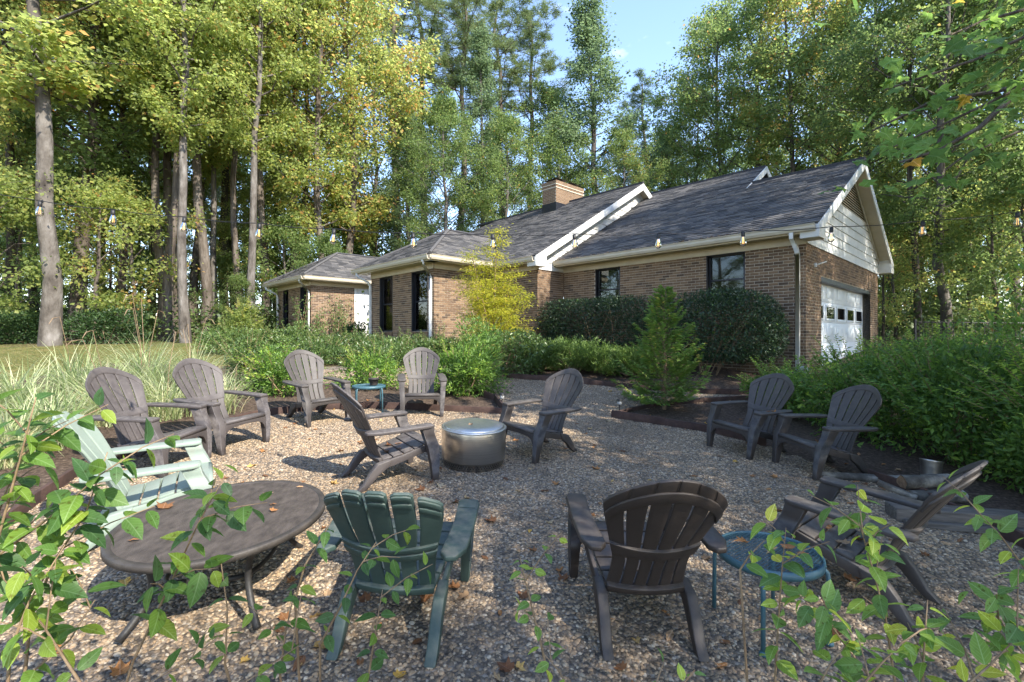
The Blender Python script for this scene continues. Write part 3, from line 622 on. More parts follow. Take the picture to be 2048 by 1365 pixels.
for a, b in (((.35, GR_Y, GR_Z), (-6.84, GR_Y, GR_Z)), ((-2.55, 5.2, 7.13), (-9.5, 5.2, 7.13)), ((-6.48, MR_Y, MR_Z), (-16.2, MR_Y, MR_Z))):
    c = MB(); c.tube([Vector(a) + Z * .012, Vector(b) + Z * .012], .07, 5); c.build('ridge_cap', M['ridge'], house)

# eaves: frieze, soffit, gutter
def eave(a, b, along, out, ret0=0, ret1=0):
    """a, b: wall-face end points (2D); out: outward unit 2D"""
    a, b, out = Vector((*a, 0)), Vector((*b, 0)), Vector((*out, 0)); d = (b - a).normalized()
    a2, b2 = a - d * ret0, b + d * ret1
    def slab(o0, o1, z0, z1, aa, bb, nm, mat, bv=0):
        mb = MB(); q0 = [aa + out * o0, bb + out * o0, bb + out * o1, aa + out * o1]
        mb.hull8([p + Z * z0 for p in q0], [p + Z * z1 for p in q0]); return mb.build(nm, mat, house, bv)
    slab(.004, .03, ZT - .02, ZT + .16, a, b, 'frieze', M['cream'], .003)
    slab(-.05, OV - .01, ZT + .16, ZT + .18, a2, b2, 'soffit', M['cream'])
    slab(OV - .03, OV - .008, ZT + .13, ZT + .30, a2, b2, 'fascia', M['cream'], .002)
    mb = MB()
    prof = [(OV - .006, ZT + .165), (OV + .07, ZT + .165), (OV + .095, ZT + .22), (OV + .095, ZT + .265), (OV + .115, ZT + .30), (OV + .105, ZT + .305), (OV + .083, ZT + .27), (OV + .06, ZT + .185), (OV - .0, ZT + .18), (OV - .0, ZT + .30), (OV - .006, ZT + .30)]
    mb.prism(prof, lambda p: a2 + out * p[0] + Z * p[1], lambda p: b2 + out * p[0] + Z * p[1]); mb.build('gutter', M['cream'], house)
eave((-6.84, 0), (0, 0), 0, (0, -1), 0, .30)
eave((-8.76, -1.21), (-6.84, -1.21), 0, (0, -1), -OV, .30)
eave((-8.76, -3.64), (-8.76, -1.21), 0, (1, 0), OV, -OV)
eave((-12.62, -3.64), (-8.76, -3.64), 0, (0, -1), OV, OV)
eave((-19.99, -4.41), (-16.13, -4.41), 0, (0, -1), OV, OV)
eave((-16.13, -4.41), (-16.13, -1.21), 0, (1, 0), OV, -OV)
def downspout(x, y, out, lean=0.0):
    o = Vector((*out, 0)); p = Vector((x, y, 0)); zg = G(*(HM @ p).xy) - .05
    sd = Vector((o.y, -o.x, 0)) * -1
    path = [p + o * (OV + .04) + sd * lean + Z * (ZT + .17), p + o * (OV + .03) + sd * lean + Z * (ZT + .06), p + o * .14 + Z * (ZT - .14), p + o * .055 + Z * (ZT - .27), p + o * .055 + Z * zg]
    mb = MB(); t = Vector((-o.y, o.x, 0))
    rings = []
    for i, q in enumerate(path):
        d = (path[min(i + 1, 4)] - path[max(i - 1, 0)]).normalized(); n = d.cross(t).normalized()
        rings.append([q + t * .042 + n * .032, q - t * .042 + n * .032, q - t * .042 - n * .032, q + t * .042 - n * .032])
    for r0, r1 in zip(rings[:-1], rings[1:]): mb.hull8(r0, r1)
    mb.build('downspout', M['white'], house, .004)
downspout(-.145, 0, (0, -1)); downspout(-8.86, -3.64, (0, -1), .25); downspout(-12.60, -3.64, (0, -1), -.15); downspout(-16.25, -4.41, (0, -1), .2); downspout(-19.9, -4.41, (0, -1), -.2)

# white lap siding on the garage gable, rakes, soffits
def gable(x, yf, yb, ridge_y, ridge_z, ez, pitch_run, ov, out_name, louver=True, back=True):
    """gable end facing +x at wall plane x; eave line height ez at y = yf - OV"""
    p = (ridge_z - ez) / pitch_run
    zr = lambda y: ridge_z - p * abs(y - ridge_y) - .07
    z = ZT; k = 0
    while True:
        za, zb = z, z + .235
        ya0, ya1 = ridge_y - (ridge_z - .07 - za) / p, ridge_y + (ridge_z - .07 - za) / p
        yb0, yb1 = ridge_y - (ridge_z - .07 - zb) / p, ridge_y + (ridge_z - .07 - zb) / p
        ya0, ya1, yb0, yb1 = max(ya0, yf), min(ya1, yb), max(yb0, yf), min(yb1, yb)
        if zb > ridge_z - 1.25 and louver or yb1 - yb0 < .2: break
        mb = MB(); mb.hull8([(x - .02, ya0, za), (x + .030, ya0, za), (x + .030, ya1, za), (x - .02, ya1, za)], [(x - .02, yb0, zb - .004), (x + .010, yb0, zb - .004), (x + .010, yb1, zb - .004), (x - .02, yb1, zb - .004)])
        mb.build('siding_board', M['white'], house); z = zb; k += 1
    if louver:
        ya0, ya1 = ridge_y - (ridge_z - .1 - z) / p, ridge_y + (ridge_z - .1 - z) / p
        bk = MB(); bk.prism([(ya0, z), (ya1, z), (ridge_y, ridge_z - .1)], lambda q: (x - .05, q[0], q[1]), lambda q: (x - .03, q[0], q[1])); lv = bk.build('gable_louver', M['room'], house)
        zz = z + .03
        while zz < ridge_z - .2:
            h = (ridge_z - .12 - zz) / p
            sl = MB(); sl.box((x - .0, ridge_y, zz), (.012, 2 * h, .075), Matrix.Rotation(R(-35), 3, 'Y')); sl.build('slat', M['cream'], lv); zz += .07
    # rake boards and soffit under the overhang
    xo = x + ov
    for sgn in ((-1, 1) if back else (-1,)):
        ye = ridge_y + sgn * pitch_run; e0 = Vector((0, ye, ez - .03)); e1 = Vector((0, ridge_y, ridge_z - .03))
        nrm = Vector((0, sgn * p, 1)).normalized()
        def strip(x0, x1, h0, h1, nm, mat, bv=.003):
            mb = MB(); mb.hull8([Vector((x0, 0, 0)) + e0 - nrm * h1, Vector((x1, 0, 0)) + e0 - nrm * h1, Vector((x1, 0, 0)) + e0 - nrm * h0, Vector((x0, 0, 0)) + e0 - nrm * h0],
                                [Vector((x0, 0, 0)) + e1 - nrm * h1, Vector((x1, 0, 0)) + e1 - nrm * h1, Vector((x1, 0, 0)) + e1 - nrm * h0, Vector((x0, 0, 0)) + e1 - nrm * h0]); mb.build(nm, mat, house, bv)
        strip(xo - .022, xo + .004, -.015, .20, 'rake_board', M['white'])
        strip(x - .02, xo - .022, .085, .10, 'soffit', M['cream'])
        strip(x + .031, x + .05, .10, .20, 'rake_trim', M['white'])
        # boxed return at the foot of the rake
        mb = MB(); yy = ye; mb.hull8([(x + .002, yy + sgn * .0, ez - .30), (xo, yy, ez - .30), (xo, yy - sgn * .47, ez - .30), (x + .002, yy - sgn * .47, ez - .30)],
                                     [(x + .002, yy, ez - .04), (xo, yy, ez - .04), (xo, yy - sgn * .47, ez + .12), (x + .002, yy - sgn * .47, ez + .12)]); mb.build('eave_return', M['white'], house, .004)
gable(0.0, 0.0, 7.9, GR_Y, GR_Z, EAVE_Z, GR_Y + OV, .36, 'garage')
gable(-6.84, -1.21, 9.6, MR_Y, MR_Z, EAVE_Z, MR_Y - MF, .36, 'main', louver=False)
cr = MB(); xo = -2.53
for sgn, run, ez in ((-1, 1.7, zA), (1, 3.4, 5.2)):
    cr = MB(); e0 = Vector((0, 5.2 + sgn * run, ez)); e1 = Vector((0, 5.2, 7.13))
    cr.hull8([e0 + X * xo - Z * .19, e0 + X * (xo + .03) - Z * .19, e0 + X * (xo + .03) + Z * .012, e0 + X * xo + Z * .012], [e1 + X * xo - Z * .19, e1 + X * (xo + .03) - Z * .19, e1 + X * (xo + .03) + Z * .012, e1 + X * xo + Z * .012]); cr.build('rake_board', M['white'], house)
cr = MB(); cr.prism([(3.2, 5.7), (7.3, 5.7), (5.2, 6.99)], lambda q: (-2.95, q[0], q[1]), lambda q: (-2.90, q[0], q[1])); cr.build('gable_wall', M['white'], house)
# cream board wall beside the left wing, plain rear walls that close the house
pb = MB(); 
for i in range(9):
    y0 = -2.60 + i * .16; pb = MB(); pb.box2((-16.17, y0 + .004, 1.2), (-16.125 + .004 * (i % 2), y0 + .156, ZT - .02)); pb.build('wall_board', M['white'], house, .003)
sb = MB()
for a, b in (((-16.35, -4.2, ZB), (-16.2, -1.0, ZT)), ((-16.1, -1.15, ZB), (-12.7, -1.0, ZT)), ((-12.62, -3.4, ZB), (-12.45, -1.2, ZT)), ((-19.99, -4.2, ZB), (-19.8, 9.0, ZT)), ((-19.8, 8.9, ZB), (-6.9, 9.1, ZT)), ((-6.9, 7.7, ZB), (-.24, 7.9, ZT))):
    sb = MB(); sb.box2(a, b); sb.build('wall', M['mortar'], house)
fl = MB(); fl.box2((-19.7, .3, 1.0), (-.3, 7.6, 1.1)); fl.build('floor_slab', M['room'], house)
# chimney
CX0, CX1, CY0, CY1, CZ = -10.78, -10.03, 3.3, 5.1, 8.02
ch = MB(); ch.box2((CX0, CY0, 6.2), (CX1, CY1, CZ - .3)); ch.box2((CX0 - .03, CY0 - .03, CZ - .3), (CX1 + .03, CY1 + .03, CZ - .23)); ch.box2((CX0 + .002, CY0 + .002, CZ - .23), (CX1 - .002, CY1 - .002, CZ - .16)); ch.box2((CX0 - .03, CY0 - .03, CZ - .16), (CX1 + .03, CY1 + .03, CZ))
chim = ch.build('chimney', M['mortar'], house)
cb = MB(); r = 0; z = 6.55
while z < CZ - .03:
    out = .03 if z > CZ - .16 or CZ - .3 < z < CZ - .23 else 0
    for fc in range(2):
        a, b = (CX0 - out, CX1 + out) if fc == 0 else (CY0 - out, CY1 + out); s = a - (BL / 2 if r % 2 else 0)
        while s < b:
            c, d = max(s, a), min(s + BL - JT, b); s += BL
            if d - c < .04: continue
            cb.cur = .4 + .45 * random.random()
            cb.box(((c + d) / 2, CY0 - out + .008, z + BH / 2), (d - c, .03, BH)) if fc == 0 else cb.box((CX1 + out - .008, (c + d) / 2, z + BH / 2), (.03, d - c, BH))
    z += CRS; r += 1
cb.build('chimney_bricks', M['brick'], chim, kind='stuff')
fs = MB(); fs.box2((CX0 - .02, CY0 - .02, 6.5), (CX1 + .02, CY1 + .02, 7.12)); fs.build('flashing', M['frame'], chim)
for yy in (CY0 + .45, CY1 - .45):
    fl = MB(); fl.box2((CX0 + .2, yy - .2, CZ), (CX1 - .2, yy + .2, CZ + .14)); fl.build('flue', M['frame'], chim)
    cp = MB(); c = ((CX0 + CX1) / 2, yy); cp.add([(c[0] - .36, c[1] - .36, CZ + .14), (c[0] + .36, c[1] - .36, CZ + .14), (c[0] + .36, c[1] + .36, CZ + .14), (c[0] - .36, c[1] + .36, CZ + .14), (c[0], c[1], CZ + .25)], [(0, 1, 4), (1, 2, 4), (2, 3, 4), (3, 0, 4), (3, 2, 1, 0)]); cp.build('chimney_cap', M['black'], chim)

# ------------------------------------------------------------------ Adirondack chairs
def smooth_interp(ts, vals):
    ts = np.array(ts); vals = np.array(vals, float)
    def f(t):
        i = int(np.clip(np.searchsorted(ts, t) - 1, 0, len(ts) - 2)); h = ts[i + 1] - ts[i]; u = (t - ts[i]) / h
        m0 = (vals[min(i + 1, len(ts) - 1)] - vals[max(i - 1, 0)]) / (ts[min(i + 1, len(ts) - 1)] - ts[max(i - 1, 0)])
        m1 = (vals[min(i + 2, len(ts) - 1)] - vals[i]) / (ts[min(i + 2, len(ts) - 1)] - ts[i])
        return (2 * u**3 - 3 * u**2 + 1) * vals[i] + (u**3 - 2 * u**2 + u) * h * m0 + (-2 * u**3 + 3 * u**2) * vals[i + 1] + (u**3 - u**2) * h * m1
    return f
def make_chair(name, mat, style):
    root = empty(name)
    # centre line of the back: y (forward) and z against t
    if style == 1:
        cy = smooth_interp([0, .3, .42, .7, 1], [-.055, -.145, -.185, -.315, -.44]); cz = smooth_interp([0, .3, .42, .7, 1], [.235, .41, .495, .72, .953])
        wd = smooth_interp([0, .3, .42, .76, 1], [.41, .395, .445, .60, .56]); tsh = .745; ns = 6; gap = .012
    else:
        cy = smooth_interp([0, .35, .7, 1], [-.05, -.15, -.28, -.40]); cz = smooth_interp([0, .35, .7, 1], [.235, .44, .66, .87])
        wd = smooth_interp([0, .3, .7, 1], [.40, .43, .54, .56]); tsh = .84; ns = 5; gap = .016
    def tmax(s):
        if style == 1: return tsh + (1 - tsh) * (max(0.0, 1 - abs(s) ** 2.0)) ** .85
        return 1.0
    def bp(s, t, h):
        e = 1e-3; dy, dz = cy(t + e) - cy(t - e), cz(t + e) - cz(t - e); l = math.hypot(dy, dz); ny, nz = dz / l, -dy / l   # normal pointing forward
        f = .062 * s * s * min(1, .35 + t) + h
        return (s * wd(t) / 2, cy(t) + ny * f, cz(t) + nz * f)
    def patch(nm, s0, s1, t0f, t1f, h0, h1, nx=3, nt=14, bev=.003, rnd=0):
        mb = MB(); front = []; back = []
        for j in range(nt + 1):
            for i in range(nx + 1):
                s = s0 + (s1 - s0) * i / nx; t = t0f(s) + (t1f(s) - t0f(s)) * j / nt
                front.append(bp(s, t, h0)); back.append(bp(s, t, h1))
        w = nx + 1; n = len(front); fs = []
        for j in range(nt):
            for i in range(nx):
                a = j * w + i; fs.append((a, a + 1, a + w + 1, a + w)); fs.append((n + a + w, n + a + w + 1, n + a + 1, n + a))
        ring = list(range(w)) + [j * w + nx for j in range(1, nt + 1)] + [nt * w + i for i in range(nx - 1, -1, -1)] + [j * w for j in range(nt - 1, 0, -1)]
        for a, b in zip(ring, ring[1:] + ring[:1]): fs.append((b, a, n + a, n + b))
        mb.add(front + back, fs); return mb.build(nm, mat, root, bev)
    for i in range(ns):
        s0, s1 = -1 + 2 * i / ns, -1 + 2 * (i + 1) / ns; g = gap / .27
        a, b = s0 + (g / 2 if i else 0), s1 - (g / 2 if i < ns - 1 else 0)
        if style == 1: patch('back_slat', a, b, lambda s: 0.0, tmax, .0, -.013, 4, 20)
        else:
            tp = (.90, .985, 1.0, .985, .90)[i]; c = (a + b) / 2; hw = (b - a) / 2; tilt = (.05, .008, 0, -.008, -.05)[i]
            patch('back_slat', a, b, lambda s: 0.0, lambda s: tp - .02 * abs((s - c) / hw) ** 6 + tilt * (s - c) / hw, .0, -.016, 6, 18)
            for tr in ((tp - .045, tp - .01), (tp - .105, tp - .07)):
                patch('slat_rib', a + .02, b - .02, lambda s, q=tr: q[0] + tilt * (s - c) / hw - .02 * abs((s - c) / hw) ** 6, lambda s, q=tr: q[1] + tilt * (s - c) / hw - .02 * abs((s - c) / hw) ** 6, -.014, -.024, 4, 2, .002)
    if style == 1:
        patch('top_band', -1, 1, lambda s: tmax(s) - .085, lambda s: tmax(s) - .002, .004, -.009, 24, 3)
        patch('rear_band', -.985, .985, lambda s: tmax(s) - .15, lambda s: tmax(s) - .075, -.012, -.024, 24, 2)
        patch('waist_band', -1, 1, lambda s: .375, lambda s: .455, .003, -.030, 12, 3)
    else:
        patch('waist_band', -1, 1, lambda s: .37, lambda s: .43, -.012, -.034, 12, 2)
        patch('rear_band', -.98, .98, lambda s: .44, lambda s: .49, -.012, -.030, 12, 2)
    patch('lower_rail', -1, 1, lambda s: -.02, lambda s: .045, -.011, -.040, 10, 2)
    # seat slats
    n = 5; ys = np.linspace(.455, -.05, n + 1)
    szf = smooth_interp([-.06, .15, .36, .455], [.245, .285, .345, .352])
    for i in range(n):
        ya, yb = ys[i] - (.0 if i == 0 else .006), ys[i + 1] + .006
        w0, w1 = (.50 - .02 * i) / 2, (.50 - .02 * (i + 1)) / 2
        q0 = [(-w0, ya, szf(ya)), (w0, ya, szf(ya)), (w1, yb, szf(yb)), (-w1, yb, szf(yb))]
        mb = MB(); mb.hull8([(x, y, z - .02) for x, y, z in q0][::-1], q0[::-1]); mb.build('seat_slat', mat, root, .005)
    mb = MB(); mb.tube([(-.25, .458, .33), (.25, .458, .33)], .0225, 10); mb.build('seat_lip', mat, root, 0, True)
    # arched apron between the front legs
    ap = [(-.262, .335), (.262, .335), (.262, .16), (.245, .205), (.215, .245), (.16, .268), (.0, .277), (-.16, .268), (-.215, .245), (-.245, .205), (-.262, .16)]
    mb = MB(); mb.prism(ap, lambda p: (p[0], .447, p[1]), lambda p: (p[0], .469, p[1])); mb.build('front_apron', mat, root, .004)
    for s in (-1, 1):
        # side rail with arched underside
        pr = [(.455, .335), (.36, .332), (.15, .272), (-.06, .232), (-.10, .20), (-.06, .165), (.05, .185), (.20, .225), (.36, .265), (.455, .24)]
        mb = MB(); mb.prism(pr, lambda p: (s * (.255 - .02 * (.455 - p[0])), p[0], p[1]), lambda p: (s * (.232 - .02 * (.455 - p[0])), p[0], p[1])); mb.build('side_rail', mat, root, .004)
        # rear leg: broad tapering plate
        rl = [(.02, .250), (-.105, .225), (-.17, .15), (-.225, .06), (-.29, .0), (-.222, .0), (-.155, .055), (-.09, .125), (.0, .185)]
        mb = MB(); mb.prism(rl, lambda p: (s * (.262 - .10 * max(0, .2 - p[1]) * 0 + .0), p[0], p[1]), lambda p: (s * .205, p[0], p[1])); mb.build('rear_leg', mat, root, .008)
        # front leg and arm post in one sweep
        q = lambda z, y0, y1, x0, x1: [(s * x0, y0, z), (s * x1, y0, z), (s * x1, y1, z), (s * x0, y1, z)]
        mb = MB(); lv = [q(-.002, .425, .485, .262, .312), q(.17, .395, .482, .262, .325), (q(.34, .35, .468, .262, .335)), q(.45, .305, .415, .270, .345), q(.53, .275, .395, .262, .36)]
        for a, b in zip(lv[:-1], lv[1:]):
            (mb.hull8(a, b) if s > 0 else mb.hull8(a[::-1], b[::-1]))
        mb.build('front_leg', mat, root, .006)
        # paddle arm
        ar = [(.252, -.20), (.285, -.245), (.335, -.235), (.372, -.15), (.378, .05), (.372, .36), (.352, .405), (.262, .405), (.246, .37), (.262, .12), (.258, -.06)]
        za = lambda y: .545 + .012 * (y + .2) if style == 1 else .515 + .02 * (y + .2)
        mb = MB(); mb.prism(ar, lambda p: (s * p[0], p[1], za(p[1]) - .03), lambda p: (s * p[0], p[1], za(p[1]))); mb.build('arm', mat, root, .009, seg=3)
    return root
def place(o, x, y, yaw_deg):
    """stand a thing on the sloping gravel, its local +y facing yaw"""
    e = .3; nx, ny = (G(x - e, y) - G(x + e, y)) / (2 * e), (G(x, y - e) - G(x, y + e)) / (2 * e)
    n = Vector((nx, ny, 1)).normalized(); f = Vector((math.cos(R(yaw_deg)), math.sin(R(yaw_deg)), 0)); f = (f - n * f.dot(n)).normalized(); r = f.cross(n)
    mt = Matrix((r, f, n)).transposed().to_4x4(); mt.translation = (x, y, G(x, y) + .012); o.matrix_world = mt
    return o
GRP = 'resin armchairs set in a ring round the fire pit'
brown = make_chair('adirondack_chair', M['plastic'], 1)
spots = [
 (-3.65, 4.75, -4.0, 'brown resin armchair just behind the pale mint chair'),
 (-3.43, 5.56, -20.2, 'brown resin armchair in front of the tall grass, angled beside another brown one'),
 (-2.87, 6.92, -41.1, 'dark resin armchair by the shrub island, left of the small aqua table'),
 (-1.45, 7.67, -77.3, 'dark resin armchair on the other side of the small aqua table, facing the fire pit'),
 (-1.28, 4.60, 36.2, 'brown resin armchair seen from its side beside the fire pit, leaves on its seat'),
 (.40, 5.74, 221.7, 'dark resin armchair right behind the fire pit, turned half away from the path'),
 (3.07, 6.11, 207.0, 'dark resin armchair beside the small conifer, a dead leaf on its arm'),
 (3.56, 5.38, 191.5, 'dark resin armchair between the hedge and the split logs'),
 (2.21, 2.95, 129.6, 'dark resin armchair next to the round aqua mesh table, its seat full of leaves'),
 (.69, 2.60, 92.0, 'dark brown resin armchair showing its back, beside the green chair'),
]
CH = []
chairs_ = [brown] + [copy_tree(brown) for _ in spots[1:]]
for i, (x, y, a, lab) in enumerate(spots):
    o = chairs_[i]
    tag(o, lab, 'chair', GRP); place(o, x, y, a); CH.append(o)
    vm = M['plastic_dark'] if i == 9 else M['plastic_faded'] if i in (0, 1, 4) else None
    if vm:
        for k_ in KIDS[o.name]: k_.material_slots[0].link = 'OBJECT'; k_.material_slots[0].material = vm
gch = make_chair('adirondack_chair', M['green'], 2); tag(gch, 'dark green resin armchair showing its back, beside the oval table', 'chair', GRP); place(gch, -.60, 2.52, 87)
mch = make_chair('adirondack_chair', M['mint'], 2); tag(mch, 'pale mint green resin armchair behind the oval table', 'chair', GRP); place(mch, -2.70, 3.43, 32.6)

# ------------------------------------------------------------------ oval table
tx, ty = -1.66, 2.80; tz = G(tx, ty); TH = .435
tab = empty('oval_table', (tx, ty, tz), R(100), 'low oval patio table with dark weathered top and curved iron legs', 'table')
TA, TB = .65, .53
def ell(a, b, n=56): return [(a * math.cos(2 * math.pi * i / n), b * math.sin(2 * math.pi * i / n)) for i in range(n)]
mb = MB(); mb.prism(ell(TA - .012, TB - .012), lambda p: (*p, TH - .012), lambda p: (*p, TH - .003)); mb.build('table_top', M['tabletop'], tab)
mb = MB(); n = 56; prof = [(0, TH - .032), (.0, TH - .006), (-.004, TH), (-.014, TH + .001), (-.034, TH + .001), (-.039, TH - .004), (-.039, TH - .012), (-.03, TH - .032)]
vs = []
for dr, z in prof: vs += [(x, y, z) for x, y in ell(TA + dr, TB + dr)]
mb.add(vs, [(k * n + i, k * n + (i + 1) % n, ((k + 1) % 8) * n + (i + 1) % n, ((k + 1) % 8) * n + i) for k in range(8) for i in range(n)]); mb.build('rim', M['rimtop'], tab, 0, True)
for sx in (-1, 1):
    for sy in (-1, 1):
        mb = MB(); pts = [(sx * .44, sy * .30, TH - .03), (sx * .36, sy * .245, .32), (sx * .335, sy * .225, .22), (sx * .37, sy * .25, .11), (sx * .455, sy * .31, .004)]
        f = [smooth_interp(np.linspace(0, 1, 5), [p[k] for p in pts]) for k in range(3)]
        mb.tube([[f[k](t) for k in range(3)] for t in np.linspace(0, 1, 14)], [.017] * 13 + [.02], 8); mb.build('leg', M['iron'], tab, 0, True)
for sy in (-1, 1):
    mb = MB(); mb.tube([(.34 * math.cos(t), sy * (.07 + .17 * abs(math.sin(t)) ** .6 - .0), .215 - .03 * math.sin(t)) for t in np.linspace(0, math.pi, 17)], .013, 8); mb.build('stretcher', M['iron'], tab, 0, True)
mb = MB(); mb.tube([(x, y, TH - .06) for x, y in ell(.46, .32, 32)] + [(.46, 0, TH - .06)], .014, 6, False); mb.build('apron_ring', M['iron'], tab, 0, True)

# ------------------------------------------------------------------ small aqua mesh tables
def mesh_table(label, x, y, rz, rad, h):
    t = empty('side_table', (x, y, G(x, y)), rz, label, 'table', 'small aqua metal side tables')
    n = 40; mb = MB(); prof = [(rad, h - .04), (rad + .004, h - .02), (rad, h), (rad - .008, h + .002), (rad - .012, h - .008), (rad - .008, h - .04)]
    vs = [(r * math.cos(2 * math.pi * j / n), r * math.sin(2 * math.pi * j / n), z) for r, z in prof for j in range(n)]
    mb.add(vs, [(k * n + i, k * n + (i + 1) % n, ((k + 1) % 6) * n + (i + 1) % n, ((k + 1) % 6) * n + i) for k in range(6) for i in range(n)]); mb.build('rim', M['aqua'], t, 0, True)
    # expanded-metal lattice: two families of wires
    mb = MB(); st = .019; wr = .0017
    for ang in (R(28), R(-28)):
        ca, sa = math.cos(ang), math.sin(ang); k = -rad
        while k < rad:
            l = math.sqrt(max(rad * rad - k * k, 0))
            if l > .02:
                a = Vector((-l * ca - k * sa, -l * sa + k * ca, h - .007)); b = Vector((l * ca - k * sa, l * sa + k * ca, h - .007)); s = Vector((-sa, ca, 0)) * wr
                mb.hull8([a - s - Z * .002, b - s - Z * .002, b + s - Z * .002, a + s - Z * .002], [a - s, b - s, b + s, a + s])
            k += st
    mb.build('mesh_top', M['aqua'], t)
    for k in range(4):
        a = math.pi / 4 + k * math.pi / 2; c, s = math.cos(a), math.sin(a)
        mb = MB(); mb.tube([(rad * .80 * c, rad * .80 * s, h - .03), (rad * .97 * c, rad * .97 * s, h - .033), (rad * 1.03 * c, rad * 1.03 * s, h - .055), (rad * 1.05 * c, rad * 1.05 * s, h - .10), (rad * 1.06 * c, rad * 1.06 * s, .012)], .0115, 8)
        lg = mb.build('leg', M['aqua'], t, 0, True)
        mb = MB(); mb.lathe([(.019, 0), (.021, .01), (.014, .022)], 12, (rad * 1.06 * c, rad * 1.06 * s, .0)); mb.build('foot', M['aqua'], lg, 0, True)
    return t
tabR = mesh_table('round aqua metal side table with mesh top, two dark chairs beside it', 1.40, 2.62, R(12), .262, .42)
fx, fy = pg(733, 829)
tabF = mesh_table('small aqua metal side table holding a dark plant pot', fx, fy + .12, R(20), .25, .42)
pot = empty('plant_pot', (fx + .07, fy + .14, G(fx, fy + .12) + .422), 0, 'dark empty plant pot standing on the small aqua table', 'pot')
mb = MB(); mb.lathe([(.055, 0), (.078, .085), (.084, .085), (.084, .105), (.074, .105), (.05, .012)], 24, (0, 0, 0), False); mb.build('pot_body', M['pot'], pot, 0, True)
mb = MB(); mb.lathe([(.0, .08), (.07, .078), (.0701, .075)], 20, (0, 0, 0), False); mb.build('soil', M['mulch'], pot)

# ------------------------------------------------------------------ steel fire pit
fpx, fpy = -.42, 5.18; FR = .342
fp = place(empty('fire_pit', (0, 0, 0), 0, 'round brushed steel smokeless fire pit with a flat lid', 'fire pit'), fpx, fpy, 90)
mb = MB(); mb.lathe([(FR - .004, .075), (FR, .082), (FR, .375), (FR - .002, .382)], 96, (0, 0, 0), False); mb.build('body', M['steel'], fp, 0, True)
mb = MB(); mb.lathe([(FR - .03, .0), (FR - .022, .004), (FR - .014, .075), (FR - .004, .079)], 96, (0, 0, 0), False); bs = mb.build('base_ring', M['steel'], fp, 0, True)
mb = MB()
for row in (0, 1):
    for k in range(72):
        a = 2 * math.pi * (k + .5 * row) / 72; r = FR - .0185 + (.003 if row else 0); z = .03 + .02 * row
        c = Vector((r * math.cos(a), r * math.sin(a), z)); t = Vector((-math.sin(a), math.cos(a), 0)); o_ = Vector((math.cos(a), math.sin(a), 0)) * .0012
        mb.add([c + o_ + t * .0065 * math.cos(q) + Z * .0065 * math.sin(q) for q in np.linspace(0, 2 * math.pi, 9)[:-1]], [tuple(range(8))])
mb.build('vent_holes', M['black'], bs, kind='stuff')
mb = MB(); mb.lathe([(FR - .002, .378), (FR + .006, .384), (FR + .006, .396), (FR - .004, .401), (FR - .022, .400), (FR - .026, .392)], 96, (0, 0, 0), False); mb.build('rim', M['lid'], fp, 0, True)
mb = MB(); mb.lathe([(FR - .028, .388), (FR - .028, .408), (FR - .034, .413), (.20, .424), (.06, .428), (.0001, .428)], 96, (0, 0, 0), False); mb.build('lid', M['lid'], fp, 0, True)

# ------------------------------------------------------------------ logs, timber, tin
def log(label, x, y, z, L, r, rz, tilt=0, name='log'):
    t = empty(name, (x, y, z), rz, label, 'log', 'old logs stacked by the hedge'); t.rotation_euler = (0, tilt, rz)
    rg = np.random.default_rng(int(abs(x * 100))); k = 14; mb = MB(); vs = []; n = 9
    wob = 1 + .10 * rg.normal(size=k)
    for i in range(n):
        for j in range(k):
            a = 2 * math.pi * j / k; rr = r * wob[j] * (1 + .04 * rg.normal()); vs.append(((i / (n - 1) - .5) * L, rr * math.cos(a), rr * math.sin(a)))
    mb.add(vs, [(i * k + j, i * k + (j + 1) % k, (i + 1) * k + (j + 1) % k, (i + 1) * k + j) for i in range(n - 1) for j in range(k)]); mb.build('bark', M['log'], t, 0, True)
    for e in (0, n - 1):
        mb = MB(); sg = .003 if e else -.003; mb.add([(v[0] + sg, v[1] * .98, v[2] * .98) for v in vs[e * k:(e + 1) * k]], [tuple(range(k)) if e else tuple(range(k))[::-1]]); mb.build('cut_end', M['cutwood'], t)
    return t
lx, ly = 3.86, 4.66
log('pale lichen patched log lying on top of the pile', 3.98, 4.62, G(4, 4.6) + .165, .50, .06, R(6))
log('grey log underneath the lichen patched log', 4.0, 4.52, G(4, 4.5) + .055, .52, .058, R(2))
log('long thin grey log at the back of the pile by the hedge', 3.75, 5.02, G(3.75, 5) + .045, .95, .045, R(-12))
log('short broken branch leaning on the pile', 3.62, 4.52, G(3.6, 4.5) + .10, .30, .032, R(-38), R(18))
tm = empty('timber', (0, 0, 0), 0, 'weathered grey timber block lying behind the chair by the mesh table', 'timber')
c = Vector((3.72, 4.02, G(3.72, 4.02) + .06)); tm.location = c; tm.rotation_euler = (0, 0, R(-14))
mb = MB(); mb.box((0, 0, .012), (.95, .20, .13)); mb.build('block', M['timber'], tm, .008)
mb = MB(); mb.box((.03, -.13, -.03), (.92, .07, .05)); mb.build('plank', M['timber'], tm, .005)
tinx, tiny = 4.38, 5.02
tin = empty('tin_bucket', (tinx, tiny, G(tinx, tiny) + .15), 0, 'small open tin bucket standing behind the lichen patched log', 'bucket'); tin.rotation_euler = (R(-6), R(9), 0)
mb = MB(); mb.lathe([(.075, -.17), (.095, .10), (.098, .104), (.100, .10), (.095, .09), (.074, -.15)], 32, (0, 0, 0), False); mb.build('bucket_wall', M['tin'], tin, 0, True)
mb = MB(); mb.lathe([(.001, .03), (.088, .03), (.0885, .025)], 24, (0, 0, 0), False); mb.build('dead_leaves', M['mulch'], tin)

